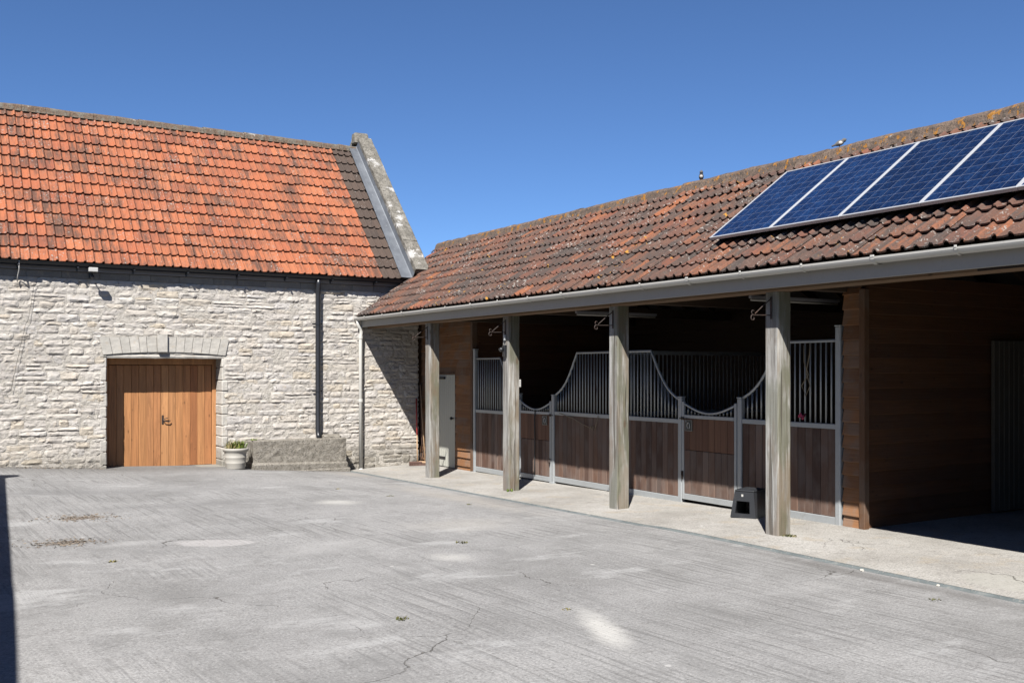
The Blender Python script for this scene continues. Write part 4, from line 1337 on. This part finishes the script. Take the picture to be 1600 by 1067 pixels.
# lamp on the second post
t = thing('post_lamp', (XP, POSTS[1], 2.1), 'small black sensor lamp fixed on the second post from the barn', 'lamp')
y = POSTS[1]
MB().box(XP-.045, XP-.001, y-.045, y+.03, 2.02, 2.20, .006).build('body', MAT['black_plastic'], t)
b = MB(); b.lathe([(0,-.03),(.03,-.028),(.036,0),(.03,.03),(0,.034)], 12, Matrix.Translation((XP-.075, y+.01, 2.13)) @ Matrix.Rotation(R(70),4,'Y')); b.build('lens', MAT['black_plastic'], t, True)
MB().box(XP-.03, XP-.001, y-.02, y+.02, 2.27, 2.36, .005).build('junction_box', MAT['galv'], t)
t = MB().box(XP+.20, XP+.235, POSTS[1]-.085, POSTS[1]-.03, 1.54, 1.66, .006).build('light_switch', MAT['white_plastic'])
tag(t, 'small white switch box on the back of the second post', 'switch')
# fluorescent battens
for (y, lb) in ((11.72, 'long pale fluorescent batten under the roof behind the third post'), (8.27, 'long pale fluorescent batten under the roof behind the nearest post')):
    t = thing('batten_light', (8.2, y, 2.6), lb, 'light fitting', 'fluorescent battens under the roof')
    MB().box(8.20, 9.68, y-.022, y+.022, 2.625, 2.66, .004).build('housing', MAT['soffit'], t)
    MB().tube([(8.22,y,2.608),(9.66,y,2.608)], .013, 8).build('tube', MAT['fascia'], t, True)

# stone trough
t = thing('stone_trough', (6.4, 18.5, gz(6.4,18.5)), 'weathered grey stone trough under the black downpipe', 'trough')
b = MB(); q = random.Random(9)
def gridbox(b, x0, x1, y0, y1, z0, z1, nx, nzr, amp, sd, zslope=0.0):
    """front and top sheets with rough relief, plain ends"""
    n = nx+1
    rows = []
    for j in range(nzr+4):
        for i in range(nx+1):
            x = lerp(x0, x1, i/nx)
            if j <= nzr: y_, z_ = y0, lerp(z0, z1, j/nzr)
            elif j == nzr+1: y_, z_ = y0+.012, z1+.012
            elif j == nzr+2: y_, z_ = y0+.13, z1+.014
            else: y_, z_ = y0+.135, z1-.30
            d = amp*nz(x*6, z_*7, sd) + amp*.5*nz(x*17, z_*17, sd)
            ex = min(i, nx-i)
            if ex == 0: y_ += .02
            b.v.append(Vector((x + amp*.6*nz(z_*8, sd, i), y_ + d, z_ + zslope*(x-x0) + amp*.6*nz(x*5, y_*9, sd+3))))
    for j in range(nzr+3):
        for i in range(nx): a = j*n+i; b.f.append((a, a+1, a+n+1, a+n))
zt0 = gz(5.5,18.3)
gridbox(b, 5.50, 7.34, 18.30, 18.74, -.03, .475, 22, 7, .014, 4)
b.box(5.505, 5.64, 18.325, 18.74, -.25, .482, .02); b.box(7.20, 7.335, 18.325, 18.74, -.25, .482, .02)
b.box(5.642, 7.198, 18.60, 18.735, -.25, .479, .02); b.box(5.642, 7.198, 18.44, 18.598, -.25, .2, 0)
for p in b.v:
    if p.z < .05: p.z -= .0
b.build('basin', MAT['trough'], t)
b = MB(); b.box(5.47, 7.37, 18.245, 18.745, -.16, .075, .03)
for p in b.v:
    if p.z > 0: p.z += -.05*(p.x-5.5)/1.85 + .01
    p += Vector((q.uniform(-.01,.01),)*3)
b.build('plinth', MAT['trough'], t)
b = MB(); b.box(5.44, 7.40, 18.225, 18.742, -.33, -.085, .02); b.build('base_slab', MAT['trough'], t)
b = MB(); b.box(6.98, 7.36, 18.62, 18.76, .30, .535, .03)
for p in b.v: p += Vector((q.uniform(-.012,.012),)*3)
b.build('back_block', MAT['trough'], t)

# pot and plant
pxx, pyy = 5.17, 18.32; pz = yz(pxx, pyy)
t = thing('plant_pot', (pxx, pyy, pz), 'round cream pot with banded sides beside the barn doors', 'plant pot')
Mp = Matrix.Translation((pxx, pyy, pz))
b = MB(); b.lathe([(0,0),(.165,0),(.172,.02),(.178,.10),(.186,.115),(.184,.125),(.182,.13),(.190,.20),(.198,.215),(.195,.228),(.192,.235),(.196,.29),(.205,.315),(.225,.335),(.236,.355),(.236,.375),(.225,.386),(.20,.384),(.192,.36),(.19,.32)], 32, Mp); b.build('body', MAT['pot'], t, True)
b = MB(); b.lathe([(.191,.335),(.10,.345),(0,.35)], 20, Mp); b.build('soil', MAT['soil'], t, True)
def tuft(name, c, n, hgt, spread, mat, rs, label, cat, group=None, wdt=.008, lean=.35):
    q = random.Random(rs); b = MB()
    for i in range(n):
        a = q.uniform(0, 2*math.pi); r_ = spread*math.sqrt(q.random())
        x, y = c[0]+r_*math.cos(a), c[1]+r_*math.sin(a); h = hgt*q.uniform(.45,1)
        la = q.uniform(0, 2*math.pi); ll = h*lean*q.uniform(.2,1.4)
        d = Vector((math.cos(la), math.sin(la), 0)); sd = Vector((-d.y, d.x, 0))*wdt*q.uniform(.6,1.4)
        p0 = Vector((x, y, c[2]-.005)); p1 = p0 + d*ll*.35 + Vector((0,0,h*.6)); p2 = p0 + d*ll + Vector((0,0,h))
        o = len(b.v); b.v += [p0-sd*.6, p0+sd*.6, p1-sd, p1+sd, p2]
        b.f += [(o,o+1,o+3,o+2), (o+2,o+3,o+4)]
    return tag(b.build(name, mat), label, cat, group)
t = thing('pot_plant', (pxx, pyy, pz+.345), 'straggly green and dry plant growing in the cream pot', 'plant')
def tuft_part(name, c, n, hgt, spread, mat, rs, wdt, lean):
    o = tuft(name, c, n, hgt, spread, mat, rs, None, None, None, wdt, lean); setparent(o, t); return o
tuft_part('dry_stems', (pxx-.04, pyy, pz+.345), 90, .24, .15, MAT['dry'], 5, .006, .5)
tuft_part('leaves', (pxx+.05, pyy-.02, pz+.345), 90, .20, .13, MAT['leaf'], 6, .013, .7)
tuft('weed', (5.62, 18.66, .47), 26, .06, .06, MAT['leaf'], 8, 'small green weed on the left end of the stone trough', 'weed', 'weeds', .012, .8)

# mounting step
t = thing('mounting_step', (8.85, 8.9, wz(8.85,8.9)), 'black plastic mounting step on the walkway beside the nearest post', 'step')
dirf = Vector((.109, -.312, 0)).normalized(); nin = Vector((-dirf.y, dirf.x, 0))
if nin.x < 0: nin = -nin
org = Vector((8.632, 9.038, wz(8.7, 8.9)))
Ms = basis(org, dirf, nin, Vector((0,0,1)))
b = MB(); W, D, H = .335, .40, .335
def ring(z, ins): return [(ins,ins*.8,z),(W-ins,ins*.8,z),(W-ins,D-ins*.8,z),(ins,D-ins*.8,z)]
# front with window: frame built of bars
def fp(x, z): i_ = .045*z/H; return (i_ + x*(W-2*i_)/W, i_*.8, z)
def slab(b, x0, x1, z0, z1, th=.025):
    f0 = [fp(x0,z0), fp(x1,z0), fp(x1,z1), fp(x0,z1)]
    v = f0 + [(p[0], p[1]+th, p[2]) for p in f0]
    b.add(v, [(0,1,2,3),(7,6,5,4),(0,4,5,1),(1,5,6,2),(2,6,7,3),(3,7,4,0)], Ms)
slab(b, 0, .055, 0, H-.02); slab(b, W-.075, W, 0, H-.02); slab(b, .055, W-.075, 0, .05); slab(b, .055, W-.075, .20, H-.02)
rb = ring(0,0); rt_ = ring(H-.02,.045)
v = rb[:] + rt_[:]
b.add(v, [(1,2,6,5),(2,3,7,6),(3,0,4,7)], Ms)
b.add([(p[0],p[1],p[2]) for p in [(.02,.02,0),(W-.02,.02,0),(W-.02,D-.02,0),(.02,D-.02,0),(.055,.05,H-.04),(W-.055,.05,H-.04),(W-.055,D-.05,H-.04),(.055,D-.05,H-.04)]], [(5,6,2,1),(6,7,3,2),(7,4,0,3)], Ms)
b.build('body', MAT['step_plastic'], t)
MB().box(.04, W-.04, .03, D-.03, H-.021, H, .010, Ms).build('tread', MAT['step_plastic'], t)
b = MB()
for i in range(6): b.box(.055, W-.055, .06+i*.05, .085+i*.05, H+.0005, H+.006, 0, Ms)
b.build('tread_ribs', MAT['step_plastic'], t)
MB().box(.135, .16, .025, .0355, .255, .283, .001, Ms).build('white_label', MAT['white_plastic'], t)

# brooms in the corner
def broom(i, base, head_dir, top, hl, label, hm, seg):
    t = thing('broom', base, label, 'broom', 'brooms in the corner')
    c = Vector(base); d = Vector(head_dir).normalized()
    up = Vector((0,0,1)); s = up.cross(d).normalized()
    M_ = basis(c, d, s, up)
    MB().box(-hl/2, hl/2, -.03, .03, .045, .085, .008, M_).build('head', MAT['handle_wood'] if i else MAT['bristle'], t)
    q = random.Random(60+i); b = MB()
    for k in range(int(hl/.011)):
        for r_ in range(3):
            x = -hl/2+.01+k*.011; y = -.022+r_*.022
            dx, dy_ = q.uniform(-.012,.012), q.uniform(-.014,.014)
            o = len(b.v); p = M_ @ Vector((x,y,.05)); e = M_ @ Vector((x+dx,y+dy_,.002))
            b.v += [p+d*.006, p-d*.006, e-d*.007, e+d*.007]; b.f.append((o,o+1,o+2,o+3))
    b.build('bristles', MAT['bristle'], t)
    p0 = c + up*.075; p1 = Vector(top); k = seg
    MB().tube([p0, lerp(p0,p1,k)], .013, 8).build('handle', MAT['handle_wood'], t, True)
    if k < 1: MB().tube([lerp(p0,p1,k), p1], .0145, 8).build('upper_handle', hm, t, True)
gcb = wz(9.0, 18.5)
broom(0, (8.93, 18.42, wz(8.93,18.42)), (.92,-.35,0), (9.05, 18.72, 1.22), .34, 'broom with red upper handle leaning in the barn corner', MAT['red'], .42)
broom(1, (9.06, 18.33, wz(9.06,18.33)), (.5,-.8,0), (9.13, 18.70, 1.5), .30, 'broom with plain wooden handle behind the red-handled one', MAT['handle_wood'], 1.0)
t = thing('yard_fork', (9.10, 18.55, gcb), 'dark long-handled fork leaning in the barn corner behind the brooms', 'fork')
MB().tube([(9.10,18.55,gcb+.30),(9.16,18.73,1.55)], .014, 8).build('shaft', MAT['bristle'], t, True)
b = MB()
for k in range(4):
    yk = 18.52+.045*(k-1.5); b.tube([(9.05,yk,gcb+.01),(9.06,yk,gcb+.15),(9.09,yk,gcb+.25)], .006, 5)
b.tube([(9.09,18.45,gcb+.25),(9.10,18.55,gcb+.31),(9.09,18.59,gcb+.25)], .008, 5); b.build('tines', MAT['iron'], t, True)

# twine on the bars
tag(MB().tube([(XS-.03,8.37,2.10),(XS-.035,8.36,1.9),(XS-.03,8.30,1.75),(XS-.035,8.40,1.62),(XS-.04,8.33,1.5),(XS-.035,8.27,1.62),(XS-.035,8.33,1.78),(XS-.03,8.28,2.0),(XS-.03,8.27,2.12)], .006, 6).build('twine', MAT['rope'], None, True), 'loop of pale twine hanging on the bars right of the nearest post', 'twine')
tag(MB().tube([(XS-.04,8.44,1.24),(XS-.05,8.40,1.29),(XS-.05,8.36,1.23),(XS-.05,8.33,1.28),(XS-.04,8.38,1.22),(XS-.05,8.43,1.26),(XS-.045,8.35,1.255)], .011, 6).build('twine', MAT['rope_red'], None, True), 'pink twine knotted on the rail right of the nearest post', 'twine')
tag(MB().tube([(XS-.035,13.60,1.10),(XS-.04,13.2,1.03),(XS-.04,12.9,.94),(XS-.04,12.72,.90),(XS-.045,12.69,.93),(XS-.045,12.66,.87),(XS-.045,12.63,.94),(XS-.045,12.60,.88),(XS-.04,12.55,1.0),(XS-.035,12.52,1.10)], .0055, 6).build('twine', MAT['rope'], None, True), 'slack brown twine across the wide stall panel', 'twine')
tag(MB().tube([(XS-.025,12.62,2.05),(XS-.03,12.60,1.75),(XS-.03,12.57,1.5),(XS-.03,12.60,1.25),(XS-.03,12.57,1.12)], .006, 6).build('chain', MAT['iron'], None, True), 'thin dark chain hanging on the bars of the wide stall panel', 'chain')

# birds on the stable ridge
def bird(c, axis, tilt, label):
    t = thing('bird', c, label, 'bird', 'small birds on the stable ridge')
    d = (Vector(axis).normalized()*math.cos(tilt) + Vector((0,0,math.sin(tilt))))
    c0 = Vector(c) + Vector((0,0,.05))
    sec = [(-.105,.003),(-.10,.011),(-.06,.013),(-.045,.022),(-.015,.034),(.015,.036),(.035,.028),(.045,.022),(.055,.026),(.07,.025),(.082,.014),(.088,.005),(.10,.001)]
    pts = [c0 + d*s + Vector((0,0,.012 if s > .04 else 0)) for s, _ in sec]
    MB().tube(pts, [r_ for _, r_ in sec], 10).build('body', MAT['bird'], t, True)
    pb = [c0 + d*s + Vector((0,0,-.006)) - Vector((.012,.012,0)) for s in (-.02,.0,.02,.036)]
    MB().tube(pb, [.012,.027,.026,.012], 8).build('breast', MAT['bird_pale'], t, True)
    b = MB()
    sd = Vector((0,0,1)).cross(d).normalized()*.012
    for s in (-1, 1): b.tube([c0+sd*s+Vector((0,0,-.02)), Vector(c)+sd*s], .003, 5)
    b.build('legs', MAT['iron'], t)
rt_z = ZRI + .020 + .12*.8
bird((XRI, 11.14, rt_z), (-.5,-.6,0), R(62), 'small upright bird on the ridge left of the solar panels')
bird((XRI, 8.58, rt_z), (.75,-.65,0), R(22), 'small bird crouched on the ridge above the first solar panels')

# weeds, litter and pebbles
WS = [(1.62,9.78,22,.05,'dry'), (3.05,6.55,20,.05,'moss'), (4.95,9.15,22,.05,'moss'), (4.25,6.2,14,.03,'dry'), (6.9,4.95,14,.035,'moss'), (6.05,13.4,16,.035,'moss'), (6.6,12.0,20,.035,'moss'), (5.7,14.6,14,.03,'dry')]
LB = ['dry grass tuft in the yard at the far left near the shadow', 'mossy tuft at a crack in the left foreground', 'mossy tuft in mid yard before the stall doors', 'dry tuft beside the long pale streak in the yard', 'mossy tuft at the right edge near the drain', 'mossy tuft near the drain facing the second post', 'mossy tuft near the drain facing the third post', 'dry tuft in the yard toward the trough']
for i, ((x, y, n, h, m), lb) in enumerate(zip(WS, LB)):
    q = random.Random(i+200); b = MB()
    tuft('weed', (x, y, yz(x, y)), n*2, h*.5, .035 + .012*(i % 3), MAT[m], 100+i, lb, 'weed', 'weeds', .006, 1.1)
tuft('weed', (8.12, 7.60, wz(8.12,7.6)), 40, .03, .08, MAT['moss'], 300, 'mossy tuft at the foot of the nearest post', 'weed', 'weeds', .008, 1.0)
tuft('weed', (8.02, 13.25, wz(8.02,13.25)), 34, .05, .05, MAT['leaf'], 301, 'green tuft at the foot of the second post', 'weed', 'weeds', .007, .8)
def litter(name, c, n, sx_, sy_, label, rs):
    q = random.Random(rs); b = MB()
    for i in range(n):
        x = c[0]+q.gauss(0,sx_); y = c[1]+q.gauss(0,sy_); z = yz(x, y)+.003
        a = q.uniform(0,6.28); l = q.uniform(.006,.028); w_ = q.uniform(.003,.008); h = q.uniform(.001,.012)
        d = Vector((math.cos(a),math.sin(a),0)); s = Vector((-d.y,d.x,0)); p = Vector((x,y,z))
        o = len(b.v); b.v += [p-d*l, p+s*w_+Vector((0,0,h)), p+d*l+Vector((0,0,h*.5)), p-s*w_]; b.f.append((o,o+3,o+2,o+1))
    return tag(b.build(name, MAT['debris']), label, 'litter', None, 'stuff')
litter('leaf_litter', (1.75,12.6), 260, .22, .14, 'brown straw litter on the yard near the left shadow', 1)
litter('leaf_litter', (1.35,11.0), 240, .20, .12, 'dark leaf litter on the yard at the shadow edge', 2)
litter('wall_foot_litter', (2.0,18.62), 300, .6, .06, 'fine litter along the foot of the barn wall', 3)
for i, (x, y, r_, lb) in enumerate(((7.33,6.0,.022,'white pebble at the drain edge, the farther of two'), (7.36,5.25,.017,'white pebble at the drain edge, the nearer of two'))):
    b = MB(); b.lathe([(0,-.3*r_),(.8*r_,-.2*r_),(r_,.2*r_),(.6*r_,.7*r_),(0,.8*r_)], 7, Matrix.Translation((x,y,yz(x,y)+.004)))
    q = random.Random(i)
    for p in b.v: p += Vector((q.uniform(-.2,.2)*r_, q.uniform(-.2,.2)*r_, 0))
    tag(b.build('pebble', MAT['pebble']), lb, 'pebble', 'pebbles')

# ================================================================== outbuilding at the left, out of frame; it shades the yard's edge
ob = thing('outbuilding', (-3.5, 8, 0), 'low stone outbuilding along the left side of the yard, casting the shadow', 'building')
e0 = Vector((-1.22, 4.33, 3.0)); e1 = Vector((-.38, 15.2, 3.0)); du = (e1-e0).normalized(); dn = Vector((-du.y, du.x, 0))
if dn.x > 0: dn = -dn
A = e0 - du*12; B = e1 + du*.0; Lb = (B-A).length
Mo = basis(Vector((A.x, A.y, 0)), du, dn, Vector((0,0,1)))
MB().box(0, Lb-.02, .28, 5.0, -.6, 2.93, 0, Mo).build('wall', MAT['mortar'], ob)
b = MB()
v = [(0,0,3.0),(Lb,0,3.0),(Lb,2.7,5.2),(0,2.7,5.2),(0,5.4,3.0),(Lb,5.4,3.0)]
v += [(p[0],p[1],p[2]-.08) for p in v]
b.add(v, [(0,1,2,3),(3,2,5,4),(9,8,7,6),(10,11,8,9),(0,6,7,1),(4,5,11,10),(1,7,8,2),(2,8,11,5),(0,3,9,6),(3,4,10,9)], Mo)
b.build('roof', MAT['tile_old'], ob)
MB().box(Lb+.002, Lb+.28, -.12, .5, 2.75, 3.15, .03, Mo).build('kneeler_stone', MAT['coping'], ob)
